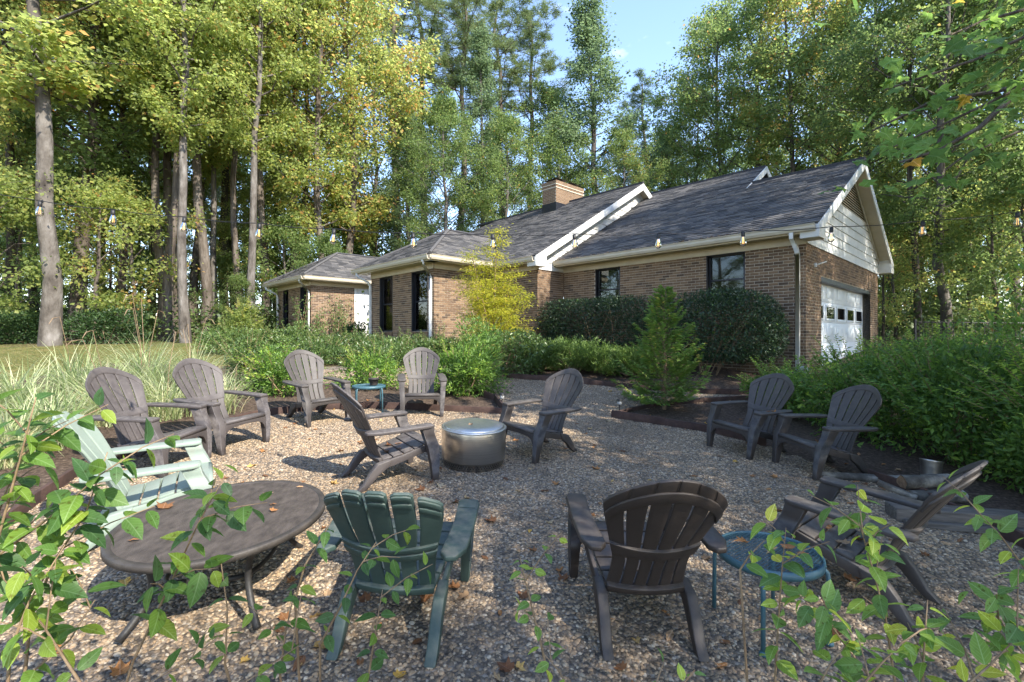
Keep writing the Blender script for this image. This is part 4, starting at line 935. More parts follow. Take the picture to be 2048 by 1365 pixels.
# ------------------------------------------------------------------ solar path lamps
def path_lamp(label, x, y):
    t = empty('path_lamp', (x, y, G(x, y)), random.uniform(0, 1), label, 'lamp', 'small solar path lamps')
    mb = MB(); mb.tube([(0, 0, -.03), (0, 0, .16)], .008, 6); mb.build('stake', M['black'], t)
    mb = MB(); mb.lathe([(.02, .155), (.036, .165), (.038, .225), (.034, .225)], 12, (0, 0, 0), False); mb.build('lens', M['lens'], t, 0, True)
    for k in range(4):
        a = math.pi / 2 * k; mb = MB(); mb.tube([(.024 * math.cos(a), .024 * math.sin(a), .155), (.043 * math.cos(a), .043 * math.sin(a), .228)], .004, 5); mb.build('cage_bar', M['black'], t)
    mb = MB(); mb.lathe([(.052, .224), (.054, .232), (.03, .252), (.006, .262)], 14); mb.build('cap', M['black'], t, 0, True)
for lab, qx, qy in (('small black solar path lamp at the corner of the conifer bed', 1239, 829), ('small solar path lamp at the corner of the shrub island', 1004, 817)):
    path_lamp(lab, *pg(qx, qy))

# ------------------------------------------------------------------ house number plaque by the garage corner
plx, ply = pg(1607, 775); D = 8.6
pl = empty('number_plaque', (0, 0, 0), 0, 'oval grey stone plaque with house number 102 among the leaves', 'plaque')
c = px(1607, 742, D); pl.location = (c.x, c.y, G(c.x, c.y)); hz_ = c.z - G(c.x, c.y)
mb = MB(); mb.prism([(.115 * math.cos(t), .085 * math.sin(t)) for t in np.linspace(0, 2 * math.pi, 29)[:-1]], lambda p: (p[0], .0, hz_ + p[1]), lambda p: (p[0], .03, hz_ + p[1])); mb.build('stone', M['stone'], pl, .006)
mb = MB(); mb.tube([(0, .02, -.05), (0, .02, hz_ - .06)], .01, 6); mb.build('stake', M['black'], pl)
fc = bpy.data.curves.new('digits', 'FONT'); fc.body = '102'; fc.size = .095; fc.align_x = 'CENTER'; fc.align_y = 'CENTER'; fc.extrude = .003
fo = bpy.data.objects.new('digits', fc); COL.objects.link(fo); bpy.context.view_layer.update()
me = bpy.data.meshes.new_from_object(fo.evaluated_get(bpy.context.evaluated_depsgraph_get())); bpy.data.objects.remove(fo)
me.materials.clear(); me.materials.append(M['black']); fo = bpy.data.objects.new('digits', me); link(fo, pl); fo.location = (0, -.004, hz_); fo.rotation_euler = (R(90), 0, 0)

# ------------------------------------------------------------------ string of bulbs across the yard
SD = 3.6
bulbs = [(80, 408), (226, 425), (369, 440), (519, 453), (668, 464), (826, 472), (985, 474), (1148, 474), (1317, 473), (1486, 468), (1663, 460), (1846, 448), (2035, 430)]
sl_ = empty('string_lights', (-5.0, SD, G(-5, SD)), 0, 'string of clear glass bulbs on a black cable crossing the yard', 'string lights')
off = Vector(sl_.location)
ends = [Vector((-4.9, SD, 2.83))] + [px(x, y - 6, SD) for x, y in bulbs] + [Vector((4.9, SD, 2.75))]
pts = []
for a, b in zip(ends[:-1], ends[1:]):
    for k in range(4): pts.append(a.lerp(b, k / 4) - Z * .012 * math.sin(math.pi * k / 4))
mb = MB(); mb.tube([p - off for p in pts + [ends[-1]]], .0032, 6); mb.build('cable', M['black'], sl_)
bm1 = MB(); bm1.lathe([(.006, .0), (.017, -.004), (.0185, -.045), (.015, -.052)], 12); sock_me = bm1.mesh('socket', M['black'], 0, True)
bm1 = MB(); bm1.lathe([(.0145, -.050), (.018, -.062), (.027, -.085), (.0305, -.105), (.027, -.128), (.018, -.140), (.006, -.145), (.0003, -.146)], 16, (0, 0, 0), False); glass_me = bm1.mesh('glass', M['bulb'], 0, True)
bm1 = MB()
for k in range(4):
    a = math.pi / 2 * k; bm1.tube([(.005 * math.cos(a), .005 * math.sin(a), -.055), (.0085 * math.cos(a), .0085 * math.sin(a), -.12)], .0013, 4)
fil_me = bm1.mesh('filament', M['filament'])
for x, y in bulbs:
    p = px(x, y - 6, SD) - off - Z * .004
    s_ = bpy.data.objects.new('bulb', sock_me); s_.location = p; s_.scale = (.78,) * 3; s_.rotation_euler = (random.uniform(-.1, .1), random.uniform(-.12, .12), 0); link(s_, sl_)
    link(bpy.data.objects.new('glass', glass_me), s_); link(bpy.data.objects.new('filament', fil_me), s_)
for sx, zz in ((-4.9, 2.83), (4.9, 2.75)):
    t = empty('light_pole', (sx, SD, G(sx, SD)), 0, 'slim black pole carrying the %s end of the bulb string' % ('grass side' if sx < 0 else 'hedge side'), 'pole')
    mb = MB(); mb.tube([(0, 0, -.1), (0, 0, zz - G(sx, SD) + .05)], .018, 8); mb.build('post', M['black'], t)
    mb = MB(); mb.tube([(0, 0, zz - G(sx, SD) + .05), (0, 0, zz - G(sx, SD) + .0501 + .02)], .024, 8); mb.build('cap', M['black'], t)

# ------------------------------------------------------------------ black metal fence beyond the garage
def fence(a, b, label, h=.95):
    a = Vector((*a, 0)); b = Vector((*b, 0)); d = (b - a); n = int(d.length / 2.0); root = empty('metal_fence', (a.x, a.y, G(a.x, a.y)), 0, label, 'fence'); o0 = Vector(root.location)
    pts = [a + d * i / n for i in range(n + 1)]; pts = [Vector((p.x, p.y, G(p.x, p.y))) for p in pts]
    for p in pts:
        mb = MB(); mb.box(p - o0 + Z * (h / 2), (.05, .05, h + .12)); mb.build('post', M['black'], root)
    for p, q in zip(pts[:-1], pts[1:]):
        for zz in (h - .03, .15):
            mb = MB(); mb.tube([p - o0 + Z * zz, q - o0 + Z * zz], .016, 6); mb.build('rail', M['black'], root)
        m_ = int((q - p).length / .11)
        for k in range(1, m_):
            c = p.lerp(q, k / m_) - o0; mb = MB(); mb.box(c + Z * (.05 + h / 2 - .02), (.012, .012, h - .06)); mb.build('picket', M['black'], root)
fence((12.6, 15.0), (16.0, 14.2), 'black metal picket fence beside the garage')
fence((16.25, 14.15), (22, 13.0), 'black metal picket fence beyond the gate gap in the woods')

# ------------------------------------------------------------------ trees
def lerp_path(P, t):
    x = t * (len(P) - 1); i = min(int(x), len(P) - 2); return P[i].lerp(P[i + 1], x - i)
class Crown:
    def __init__(s): s.c = []; s.r = []; s.k = []
    def add(s, c, r, k): s.c.append(tuple(c)); s.r.append(r); s.k.append(k)
    def cloud(s, rg, n_mul=1.0, flat=.7):
        C = np.array(s.c); r = np.array(s.r); k = np.maximum(1, (np.array(s.k) * n_mul)).astype(int)
        idx = np.repeat(np.arange(len(C)), k); n = len(idx)
        off = rg.normal(size=(n, 3)) * np.array([.5, .5, .5 * flat]); pos = C[idx] + off * r[idx][:, None]
        cl = rg.random(len(C))[idx]
        return pos, off, cl
def broadleaf(seed, H, r0, base, Rm, nl, lpc=70, lsize=.15, tint=(.45, .22), mat='l_oak', bark='bark', top=.97, lean=0, peak=.45, drop=.0, wob=.0045):
    rg = np.random.default_rng(seed); mb = MB(); P = []; x = y = 0.0; n = 11
    for i in range(n):
        t = i / (n - 1); P.append(Vector((x + lean * t * H, y, t * H * top))); x += rg.normal(0, wob * H); y += rg.normal(0, wob * H)
    rad = [r0 * ((1 - i / (n - 1)) ** .85) + .025 for i in range(n)]; rad[0] *= 1.22
    mb.tube([P[0] - Z * .4] + P, [rad[0] * 1.15] + rad, 10)
    cr = Crown()
    for k in range(nl):
        u = (k + rg.random()) / nl; h = base + (1 - base) * u; o = lerp_path(P, min(h, .995))
        prof = (u / peak) ** .55 if u < peak else ((1 - u) / (1 - peak)) ** .75
        L = Rm * max(.22, prof) * rg.uniform(.7, 1.15); az = k * 2.39996 + rg.normal(0, .3); el = R(rg.uniform(5, 32) + 38 * u)
        d = Vector((math.cos(az) * math.cos(el), math.sin(az) * math.cos(el), math.sin(el))); side = Vector((-math.sin(az), math.cos(az), 0))
        Q = [o]; 
        for j in range(1, 5): Q.append(o + d * L * j / 4 + side * rg.normal(0, .06 * L) + Z * (L * .05 * j - drop * L * (j / 4) ** 2 + rg.normal(0, .03 * L)))
        rr = max(.02, r0 * .34 * (1 - u * .7)); mb.tube(Q, [rr * (1 - .2 * j) for j in range(5)], 5, False)
        for j in range(max(3, int(L * 1.5))):
            t = rg.uniform(.35, 1.0); b = lerp_path(Q, t); a2 = az + rg.choice([-1, 1]) * rg.uniform(.4, 1.3); l2 = L * .38 * rg.uniform(.5, 1.1)
            e = b + Vector((math.cos(a2), math.sin(a2), rg.uniform(-.15, .5))) * l2
            mb.tube([b, b.lerp(e, .5) + Z * .05 * l2, e], [rr * .38, rr * .26, .01], 4, False)
            for q in (.4, .72, 1.0): cr.add(b.lerp(e, q) + Vector(rg.normal(0, .12, 3)), rg.uniform(.30, .62), lpc * .62)
        cr.add(Q[4], rg.uniform(.5, .8), lpc)
    for q in range(4): cr.add(P[-1] + Vector((rg.normal(0, .3), rg.normal(0, .3), rg.uniform(-.6, .3))), .6, lpc)
    pos, off, cl = cr.cloud(rg); m = len(pos)
    d = off * 1.2 + rg.normal(size=(m, 3)) * .6; d[:, 2] -= .35
    nr = rg.normal(size=(m, 3)) * .6; nr[:, 2] += .8
    Ls = lsize * rg.uniform(.5, 1.45, m); tn = tint[0] + tint[1] * (rg.normal(size=m) * .6 + (cl - .5) * 1.1)
    tn = np.where(rg.random(m) < .012, 1.0, np.clip(tn, 0, .96))
    return mb.mesh('trunk', M[bark], 0, True), (pos, d, nr, Ls, Ls * rg.uniform(.6, .9, m), tn, M[mat], 'diamond')
def pine(seed, H, r0, base, Rm, nl, tint=(.5, .25), mat='l_pine'):
    rg = np.random.default_rng(seed); mb = MB(); P = []; x = y = 0.0; n = 10
    for i in range(n):
        t = i / (n - 1); P.append(Vector((x, y, t * H * .98))); x += rg.normal(0, .006 * H); y += rg.normal(0, .006 * H)
    rad = [r0 * (1 - .75 * i / (n - 1)) for i in range(n)]; rad[0] *= 1.15; rad[-1] = .03
    mb.tube([P[0] - Z * .4] + P, [rad[0]] + rad, 9); cr = Crown(); ax = []
    for k in range(nl):
        u = (k + rg.random()) / nl; h = base + (1 - base) * u; o = lerp_path(P, min(h, .99)); L = Rm * (max(.25, math.sin(math.pi * (u * .75 + .25)))) * rg.uniform(.6, 1.15)
        az = k * 2.39996 + rg.normal(0, .4); Q = [o]; dz = rg.uniform(-.05, .35) + u * .5
        d = Vector((math.cos(az), math.sin(az), dz))
        for j in range(1, 4): Q.append(o + d * L * j / 3 + Z * .06 * L * (j - 1) + Vector((rg.normal(0, .05 * L), rg.normal(0, .05 * L), 0)))
        rr = max(.02, r0 * .22 * (1 - u * .5)); mb.tube(Q, [rr, rr * .7, rr * .45, .012], 5, False)
        if u < .12 and rg.random() < .7: continue
        for j in range(max(4, int(L * 3.0))):
            b = lerp_path(Q, rg.uniform(.4, 1.0)); e = b + Vector((rg.normal(0, .32), rg.normal(0, .32), rg.uniform(-.05, .38))) * (L * .32 + .25)
            mb.tube([b, e], [.014, .008], 3, False)
            for q in range(5): cr.add(b.lerp(e, .4 + .2 * q) + Vector(rg.normal(0, .12, 3)), .34, 26)
    pos, off, cl = cr.cloud(rg, 1, .85); m = len(pos); base_ = pos - off * .30 * .9
    d = off + rg.normal(size=(m, 3)) * .15; d[:, 2] += .12
    Ls = rg.uniform(.15, .26, m); tn = np.clip(tint[0] + tint[1] * (rg.normal(size=m) * .5 + (cl - .5)), 0, 1)
    return mb.mesh('trunk', M['bark'], 0, True), (base_, d, rnd_dirs(rg, m), Ls, np.full(m, .027), tn, M[mat], 'needle')
PROTO = {}
def proto(key, fn, *a, **k):
    tm_, lf = fn(*a, **k); pos, d, nr, L, W, tn, mat, shp = lf
    o = leaf_cloud('crown', pos, d, nr, L, W, tn, mat, None, shp); me = o.data; KIDS.pop(o.name, None); bpy.data.objects.remove(o)
    PROTO[key] = (tm_, me)
proto('poplar', broadleaf, 11, 22, .15, .34, 3.6, 38, 84, .128, (.60, .26), 'l_poplar', 'bark_pale')
proto('poplar2', broadleaf, 12, 20, .15, .22, 4.0, 40, 82, .125, (.62, .28), 'l_poplar', 'bark')
proto('oak', broadleaf, 13, 20, .19, .26, 4.4, 42, 80, .125, (.45, .26), 'l_oak', 'bark')
proto('oak2', broadleaf, 14, 18, .17, .20, 4.6, 44, 76, .122, (.52, .28), 'l_oak', 'bark_pale')
proto('gum', broadleaf, 15, 23, .21, .14, 3.2, 58, 72, .13, (.52, .22), 'l_gum', 'bark_pale', peak=.28)
proto('slim', broadleaf, 16, 18, .13, .45, 2.4, 28, 74, .12, (.58, .26), 'l_poplar', 'bark')
proto('under', broadleaf, 17, 7.5, .09, .10, 2.7, 26, 55, .13, (.50, .30), 'l_oak', 'bark', drop=.12)
proto('dogwood', broadleaf, 18, 6.0, .07, .22, 3.0, 15, 40, .12, (.62, .28), 'l_poplar', 'bark', drop=.15)
proto('pine', pine, 19, 25, .21, .55, 3.3, 34)
proto('pine2', pine, 20, 22, .20, .40, 3.0, 40, (.35, .2))
SEEN = {}
def tree(key, x, y, H, label, group, name='tree', rz=None, w=None):
    tm_, cm = PROTO[key]; h0 = {'poplar': 22, 'poplar2': 20, 'oak': 20, 'oak2': 18, 'gum': 23, 'slim': 18, 'under': 7.5, 'dogwood': 6.0, 'pine': 25, 'pine2': 22}[key]
    t = empty(name, (x, y, G(x, y) - .1), random.uniform(0, 6.28) if rz is None else rz, label, 'tree', group); s = H / h0; wx = (w or 1.0) * s; t.scale = (wx, wx, s)
    a = bpy.data.objects.new('trunk', tm_); link(a, t); b = bpy.data.objects.new('crown', cm); link(b, t); return t
def at(pxx, D): return (pxx - 1024) / FPX * D, D
# (photo column, distance, kind, height, width factor)
LT = [(100, 17.0, 'poplar', 25, 1.45), (152, 21.5, 'oak', 24, 1.25), (28, 24, 'poplar2', 22, 1), (340, 20.5, 'slim', 21, 1.25), (372, 19.0, 'poplar', 23, 1.0), (300, 26, 'poplar2', 24, 1),
      (412, 22.5, 'slim', 22, 1.3), (432, 25, 'poplar', 25, .8), (508, 21.5, 'poplar', 24, .95), (586, 27, 'pine', 27, 1), (215, 30, 'oak', 25, 1), (640, 25.0, 'poplar2', 23, 1.05), (470, 33, 'oak2', 24, 1.1), (700, 27, 'poplar2', 24, 1.15), (555, 34, 'poplar', 26, 1), (-60, 18, 'poplar2', 20, 1), (-160, 24, 'oak', 22, 1), (326, 22, 'slim', 22, 1.1), (352, 24, 'slim', 23, 1.2), (388, 26, 'slim', 22, 1.2), (452, 29, 'slim', 24, 1.3), (478, 24, 'slim', 21, 1.0), (528, 25, 'slim', 22, 1.1), (240, 22.5, 'slim', 21, 1.1), (205, 25, 'slim', 22, 1.2), (62, 27, 'slim', 23, 1.3), (12, 21, 'slim', 21, 1.2), (612, 29, 'slim', 23, 1.2)]
MT = [(742, 33, 'oak2', 20, 1), (795, 33, 'pine', 29, 1.3), (850, 36, 'pine', 30, 1.4), (915, 33, 'pine', 25.5, 1.4), (960, 30, 'gum', 19, 1), (1005, 34, 'pine', 25, 1.4), (1068, 36, 'pine', 24.5, 1.4), (885, 27, 'oak2', 13.5, 1.0), (1010, 28, 'oak2', 13, 1), (1105, 33, 'oak', 17, 1),
      (1195, 31, 'gum', 21.8, 1.3), (1120, 30, 'oak2', 13.5, .9), (1290, 36, 'pine2', 19.5, 1.4), (1345, 34, 'oak', 14.5, 1.0), (1245, 28, 'oak2', 12, .9), (820, 29, 'gum', 15, 1.0)]
RT_ = [(1440, 29, 'oak2', 20.0, 1.0), (1510, 27, 'oak', 20.5, 1.0), (1585, 25, 'poplar2', 19.5, 1.0), (1400, 33, 'oak2', 17, 1), (1660, 26, 'oak', 18.5, 1.1), (1745, 23, 'oak2', 19, 1.1), (1838, 19.5, 'oak', 17, .8), (1895, 17.5, 'oak2', 16, 1.0), (1960, 21, 'oak', 18, 1.0), (2040, 19, 'oak2', 17, 1.0), (1690, 32, 'poplar2', 21, 1), (1930, 30, 'poplar', 22, 1), (2120, 17, 'oak', 16, 1)]
DESC = {'poplar': 'tall straight tulip tree with bright crown', 'poplar2': 'broad yellow green tulip tree', 'oak': 'large green hardwood tree', 'oak2': 'spreading mid green hardwood tree', 'gum': 'pointed pale green sweetgum tree', 'slim': 'slim tree with a small high crown', 'pine': 'tall bare trunked pine tufted on top', 'pine2': 'dark dense pine tree', 'under': 'small leafy understory tree', 'dogwood': 'low yellowing dogwood tree'}
SPECIAL = {('L', 0): 'thick pale trunked tree with blotched bark at the edge of the lawn', ('L', 1): 'large green hardwood beside the thick pale trunked tree', ('L', 2): 'broad yellow green tulip tree behind the dark azalea mounds', ('L', 4): 'tall tulip tree with the stoutest trunk in the cluster of thin trunks', ('L', 5): 'broad yellow green tulip tree behind the low dogwoods', ('L', 7): 'tall narrow tulip tree behind the cluster of thin trunks', ('L', 8): 'tall tulip tree standing nearest to the left wing of the house', ('L', 9): 'tall bare pine behind the left wing roof', ('L', 10): 'large green hardwood deep behind the dogwoods', ('L', 11): 'bright tulip tree rising over the left wing roof', ('L', 12): 'mid green hardwood deep between the thin trunks and the left wing', ('L', 13): 'widest yellow green tulip tree, over the roofs of both wings', ('L', 14): 'tall tulip tree far behind the yellowing round bush', ('L', 15): 'broad tulip tree at the far end of the lawn', ('L', 16): 'large hardwood beyond the end of the lawn', ('M', 0): 'mid green hardwood behind the gap between the two wings', ('M', 1): 'tall pine behind the hipped front wing', ('M', 2): 'tallest pine behind the main roof', ('M', 3): 'bare trunked pine above the laceleaf maple', ('M', 4): 'pale sweetgum behind the long ridge of the main roof', ('M', 5): 'pine between the laceleaf maple and the chimney', ('M', 6): 'pine standing just behind the chimney', ('M', 7): 'low hardwood behind the hip of the front wing', ('M', 8): 'low hardwood just over the main ridge before the chimney', ('M', 9): 'green hardwood directly behind the chimney', ('M', 10): 'tall pointed pale green sweetgum standing against the blue sky', ('M', 11): 'low hardwood behind the chimney caps', ('M', 12): 'dark dense pine beside the tall pointed sweetgum', ('M', 13): 'low hardwood filling the gap below the open sky', ('M', 14): 'low hardwood behind the white main gable', ('M', 15): 'pale sweetgum behind the hipped front wing', ('R', 0): 'spreading hardwood at the edge of the open sky behind the garage roof', ('R', 1): 'large hardwood behind the small rear gable', ('R', 2): 'yellow green tulip tree behind the garage ridge', ('R', 3): 'mid green hardwood farther back beside the open sky', ('R', 4): 'large hardwood behind the top of the garage roof', ('R', 5): 'hardwood right behind the peak of the garage gable', ('R', 6): 'hardwood with slim trunk beyond the garage door', ('R', 7): 'thick trunked tree beyond the garage and the fence', ('R', 8): 'large hardwood behind the black fence', ('R', 9): 'hardwood by the gate gap in the fence', ('R', 10): 'tulip tree deep behind the garage gable', ('R', 11): 'tall tulip tree deep beyond the black fence', ('R', 12): 'large hardwood past the far end of the fence'}
for key, lst, where in (('L', LT, 'in the woods beyond the lawn'), ('M', MT, 'in the woods behind the house roof'), ('R', RT_, 'in the woods beyond the garage')):
    for i, (c, D, k, H, w) in enumerate(lst):
        x, y = at(c, D)
        lab = SPECIAL.get((key, i), DESC[k] + ' ' + where); tree(k, x, y, H, lab, 'trees ' + where, {'pine': 'pine_tree', 'pine2': 'pine_tree'}.get(k, 'hardwood_tree'), None, w)
rg = np.random.default_rng(5)
for i in range(26):
    D = rg.uniform(38, 52); c = -150 + 2350 * (i + rg.random()) / 26; x, y = at(c, D); k = rg.choice(['oak', 'oak2', 'poplar2', 'poplar', 'pine2'])
    H = rg.uniform(19, 25) if c < 900 or c > 1430 else rg.uniform(16, 20)
    tree(k, x, y, H, DESC[k] + ' deep in the far woods', 'far trees deep in the woods', 'far_tree')
for i, (c, D, k, H) in enumerate([(30, 20, 'under', 7), (190, 18.5, 'dogwood', 6.0), (270, 20, 'dogwood', 6.0), (125, 24, 'under', 4.5), (320, 24, 'under', 4.2), (450, 26, 'under', 4.5), (395, 29, 'under', 4.5), (540, 28, 'under', 5), (610, 30, 'under', 8.5), (680, 32, 'under', 9), (480, 21.5, 'under', 3.0), (750, 31, 'under', 9), (-20, 16.5, 'dogwood', 6.0), (570, 24, 'under', 6.0), (650, 23, 'under', 5.0), (45, 26, 'poplar2', 11), (95, 30, 'poplar2', 13), (160, 27, 'poplar2', 11), (225, 24, 'poplar2', 9), (275, 29, 'poplar2', 13), (335, 30, 'poplar2', 12), (405, 27, 'poplar2', 10), (465, 31, 'poplar2', 12), (525, 29, 'poplar2', 11), (590, 32, 'poplar2', 12), (-10, 23, 'poplar2', 10), (700, 33, 'poplar2', 12), (1775, 22, 'poplar2', 8), (1835, 26, 'poplar2', 10), (1905, 24, 'poplar2', 9), (1975, 25, 'poplar2', 10), (2045, 22, 'poplar2', 9), (240, 26, 'under', 8), (20, 28, 'under', 9),
                                  (1790, 20, 'dogwood', 4.6), (1765, 17.5, 'dogwood', 3.6), (1850, 24, 'under', 7), (1935, 20, 'under', 6.5), (1990, 16, 'dogwood', 5), (2060, 15, 'under', 6), (1880, 21, 'under', 6), (1800, 28, 'under', 9), (1720, 30, 'under', 9)]):
    x, y = at(c, D); side = 'under the woods beyond the lawn' if c < 1000 else 'beyond the garage and fence'
    tree(k, x, y, H, ('young yellow green tulip tree' if k == 'poplar2' else DESC[k]) + ' ' + side, 'small trees ' + side, 'small_tree')
# trees standing to the right, outside the picture, whose crowns shade the garage roof and the seats
for x, y, k, H, w in ((7.0, -1.6, 'oak2', 9.0, 1.4), (5.7, -4.1, 'oak2', 8.4, 1.25), (10.4, -2.4, 'oak2', 10, 1.1), (9.3, .5, 'oak', 9.5, 1.2), (12.6, 3.6, 'oak2', 13, .9), (11.4, 6.5, 'oak', 14.5, .95), (13.6, 8.6, 'oak', 17, .95), (16.0, 10.5, 'oak2', 16, .95), (12.2, .8, 'oak2', 10.5, .9), (15, -4.5, 'oak', 12, .9), (18.5, 6, 'oak2', 15, 1)):
    tree(k, x, y, H, DESC[k] + ' at the hedge side of the yard', 'trees at the hedge side of the yard', 'hardwood_tree', None, w)

for i, (x, y, k, H) in enumerate([(-17, -14, 'oak', 16), (-7, -18, 'oak2', 15), (5, -19, 'poplar2', 16), (-26, -4, 'poplar2', 17), (-24, 8, 'oak2', 16), (-22, 2, 'oak', 15), (-19, -1, 'under', 7), (-21, 5, 'under', 8), (-20, 10, 'under', 7)]):
    tree(k, x, y, H, DESC[k] + ' on the near side of the yard', 'trees on the near side of the yard', 'hardwood_tree')

# undergrowth that closes the woods
def undergrowth():
    rg = np.random.default_rng(33); C = []
    for i in range(520):
        if i % 5 < 3: c = rg.uniform(-250, 800); D = rg.uniform(19.5, 36)
        else: c = rg.uniform(1740, 2350); D = rg.uniform(17.5, 34)
        x, y = at(c, D); h = rg.uniform(.3, 1.0) ** 1.2 * 2.6; C.append((x, y, h))
    for i in range(120):
        c = rg.uniform(760, 1740); D = rg.uniform(34, 44); x, y = at(c, D); C.append((x, y, rg.uniform(1, 4)))
    for i in range(420):
        c = rg.uniform(-300, 2350); D = rg.uniform(46, 62); x, y = at(c, D); C.append((x, y, rg.uniform(1.5, 9)))
    C = np.array(C); k = 95; n = len(C) * k; idx = np.repeat(np.arange(len(C)), k)
    off = rg.normal(size=(n, 3)) * np.array([.75, .75, .35]) * np.where(C[idx, 1] > 44, 1.9, 1.0)[:, None]; pos = np.stack([C[idx, 0], C[idx, 1], Gn(C[idx, 0], C[idx, 1]) + C[idx, 2] * rg.uniform(.1, 1.0, n)], -1) + off * np.array([1, 1, .5])
    d = rg.normal(size=(n, 3)); nr = rg.normal(size=(n, 3)) * .5; nr[:, 2] += 1; Ls = rg.uniform(.10, .2, n) * np.where(C[idx, 1] > 44, 2.0, 1.0); cl = rg.random(len(C))[idx]
    o = leaf_cloud('woodland_undergrowth', pos, d, nr, Ls, Ls * .75, np.clip(.15 + .55 * cl + .15 * rg.normal(size=n), 0, 1), M['l_under'])
    tag(o, 'dark leafy undergrowth filling the floor of the woods', 'undergrowth', kind='stuff')
undergrowth()

# ------------------------------------------------------------------ shrubs
def ell_shell(rg, n, dims, power=2.0, inner=.45, zmin=-.2):
    v = rg.normal(size=(n, 3)); 
    v = v / (np.sum(np.abs(v) ** power, 1, keepdims=True) ** (1 / power)); r = inner + (1 - inner) * rg.random((n, 1)) ** .45
    v = v * r; v = v[v[:, 2] > zmin]; return v * np.array(dims)
def shrub(name, label, x, y, dims, h0, n, lsize, mat, seed, power=2.0, tint=(.45, .25), up=.5, wl=.5, group=None, stems=7, rz=0, lump=.12, shape='diamond', inner=.45, cat='shrub', zmin=-.95, shoots=0):
    """leafy mass with half-dims, its centre h0 above the ground"""
    rg = np.random.default_rng(seed); t = empty(name, (x, y, G(x, y)), rz, label, cat, group)
    p = ell_shell(rg, n, dims, power, inner, zmin); m = len(p)
    lc = rg.normal(size=(40, 3)); lc /= np.linalg.norm(lc, axis=1, keepdims=True); la = rg.normal(0, lump, 40)
    u = p / np.array(dims); un = u / (np.linalg.norm(u, axis=1, keepdims=True) + 1e-6)
    bump = (np.clip((un @ lc.T - .82) / .18, 0, 1) * la).sum(1); p = p * (1 + bump)[:, None]; p[:, 2] += h0
    p = p[p[:, 2] > .02]; m = len(p); u = (p - [0, 0, h0]) / np.array(dims)
    d = u * .8 + rg.normal(size=(m, 3)) * .7; d[:, 2] += up * .5; nr = u * .5 + rg.normal(size=(m, 3)) * .5; nr[:, 2] += .6
    Ls = lsize * rg.uniform(.5, 1.45, m); cl = np.sin(p[:, 0] * 7 + seed) * np.sin(p[:, 1] * 8) * np.sin(p[:, 2] * 7 + 1)
    tn = np.clip(tint[0] + tint[1] * (rg.normal(size=m) * .6 + cl * .5), 0, .97); tn = np.where(rg.random(m) < .02, 1.0, tn)
    mb = MB()
    if shoots:                      # long young shoots that stick out of the mass, leaves in pairs
        sp, sd, sn, sl, st = [], [], [], [], []
        for k in range(shoots):
            q = ell_shell(rg, 40, dims, power, .9, -.1)[0]; o = Vector(q) * .9 + Z * h0; out = Vector((q[0] / dims[0], q[1] / dims[1], .5 + abs(q[2]) / dims[2])).normalized(); Lg = rg.uniform(.18, .5); bend = rg.uniform(-.15, .5)
            pts = [o + out * Lg * j / 5 + Vector((out.x, out.y, -1.2)) * bend * Lg * (j / 5) ** 2 * .4 for j in range(6)]; mb.tube(pts, [.005, .0045, .004, .003, .002, .001], 4, False); tv = rg.uniform(.6, 1.0)
            for j in range(int(Lg / .03)):
                f = (j + .5) / int(Lg / .03); c = lerp_path(pts, f); a2 = rg.uniform(0, 6.28)
                for sg in (0, math.pi):
                    v = (out * .5 + Vector((math.cos(a2 + sg), math.sin(a2 + sg), rg.uniform(-.3, .3)))).normalized(); sp.append(tuple(c)); sd.append(tuple(v)); sn.append((rg.normal(0, .3), rg.normal(0, .3), 1)); sl.append(lsize * rg.uniform(.7, 1.35) * (1.1 - .5 * f)); st.append(np.clip(tv + rg.normal(0, .08), 0, .99))
        p = np.vstack([p, sp]); d = np.vstack([d, sd]); nr = np.vstack([nr, sn]); Ls = np.concatenate([Ls, sl]); tn = np.concatenate([tn, st])
    leaf_cloud('foliage', p, d, nr, Ls, Ls * wl, tn, M[mat], t, shape)
    for k in range(stems):
        a = rg.uniform(0, 6.28); q = ell_shell(rg, 40, dims, power, .5, -.2)[0]; b = Vector((rg.normal(0, .12 * dims[0]), rg.normal(0, .12 * dims[1]), -.05)); e = Vector((q[0] * .8, q[1] * .8, h0 + abs(q[2]) * .8))
        mb.tube([b, b.lerp(e, .4) + Vector((rg.normal(0, .05), rg.normal(0, .05), .05)), e], [.016, .012, .004], 5)
    mb.build('stem', M['twig'], t); return t
HW = lambda x, y: (HM @ Vector((x, y, 0))).xy
# clipped hollies under the garage windows
x, y = HW(-5.0, -.85); shrub('holly_hedge', 'clipped dark holly hedge under the small garage window', x, y, (1.95, .6, .80), .86, 21000, .052, 'l_holly', 41, 4.5, (.42, .3), .5, .6, 'clipped holly bushes at the garage wall', 9, HA, .04, zmin=-.85)
x, y = HW(-1.55, -.95); shrub('holly_bush', 'big rounded dark holly bush beside the downspout', x, y, (1.38, .78, .88), 1.0, 20000, .052, 'l_holly', 42, 3.2, (.42, .3), .5, .6, 'clipped holly bushes at the garage wall', 8, HA, .06, zmin=-.80)
x, y = HW(-8.05, -2.35)
shrub('glossy_shrub', 'rounded glossy green shrub below the corner of the brick wall', *at(1015, 10.6), (.8, .55, .52), .42, 6500, .06, 'l_box', 43, 2.4, (.5, .3), .5, .55, None, 6)
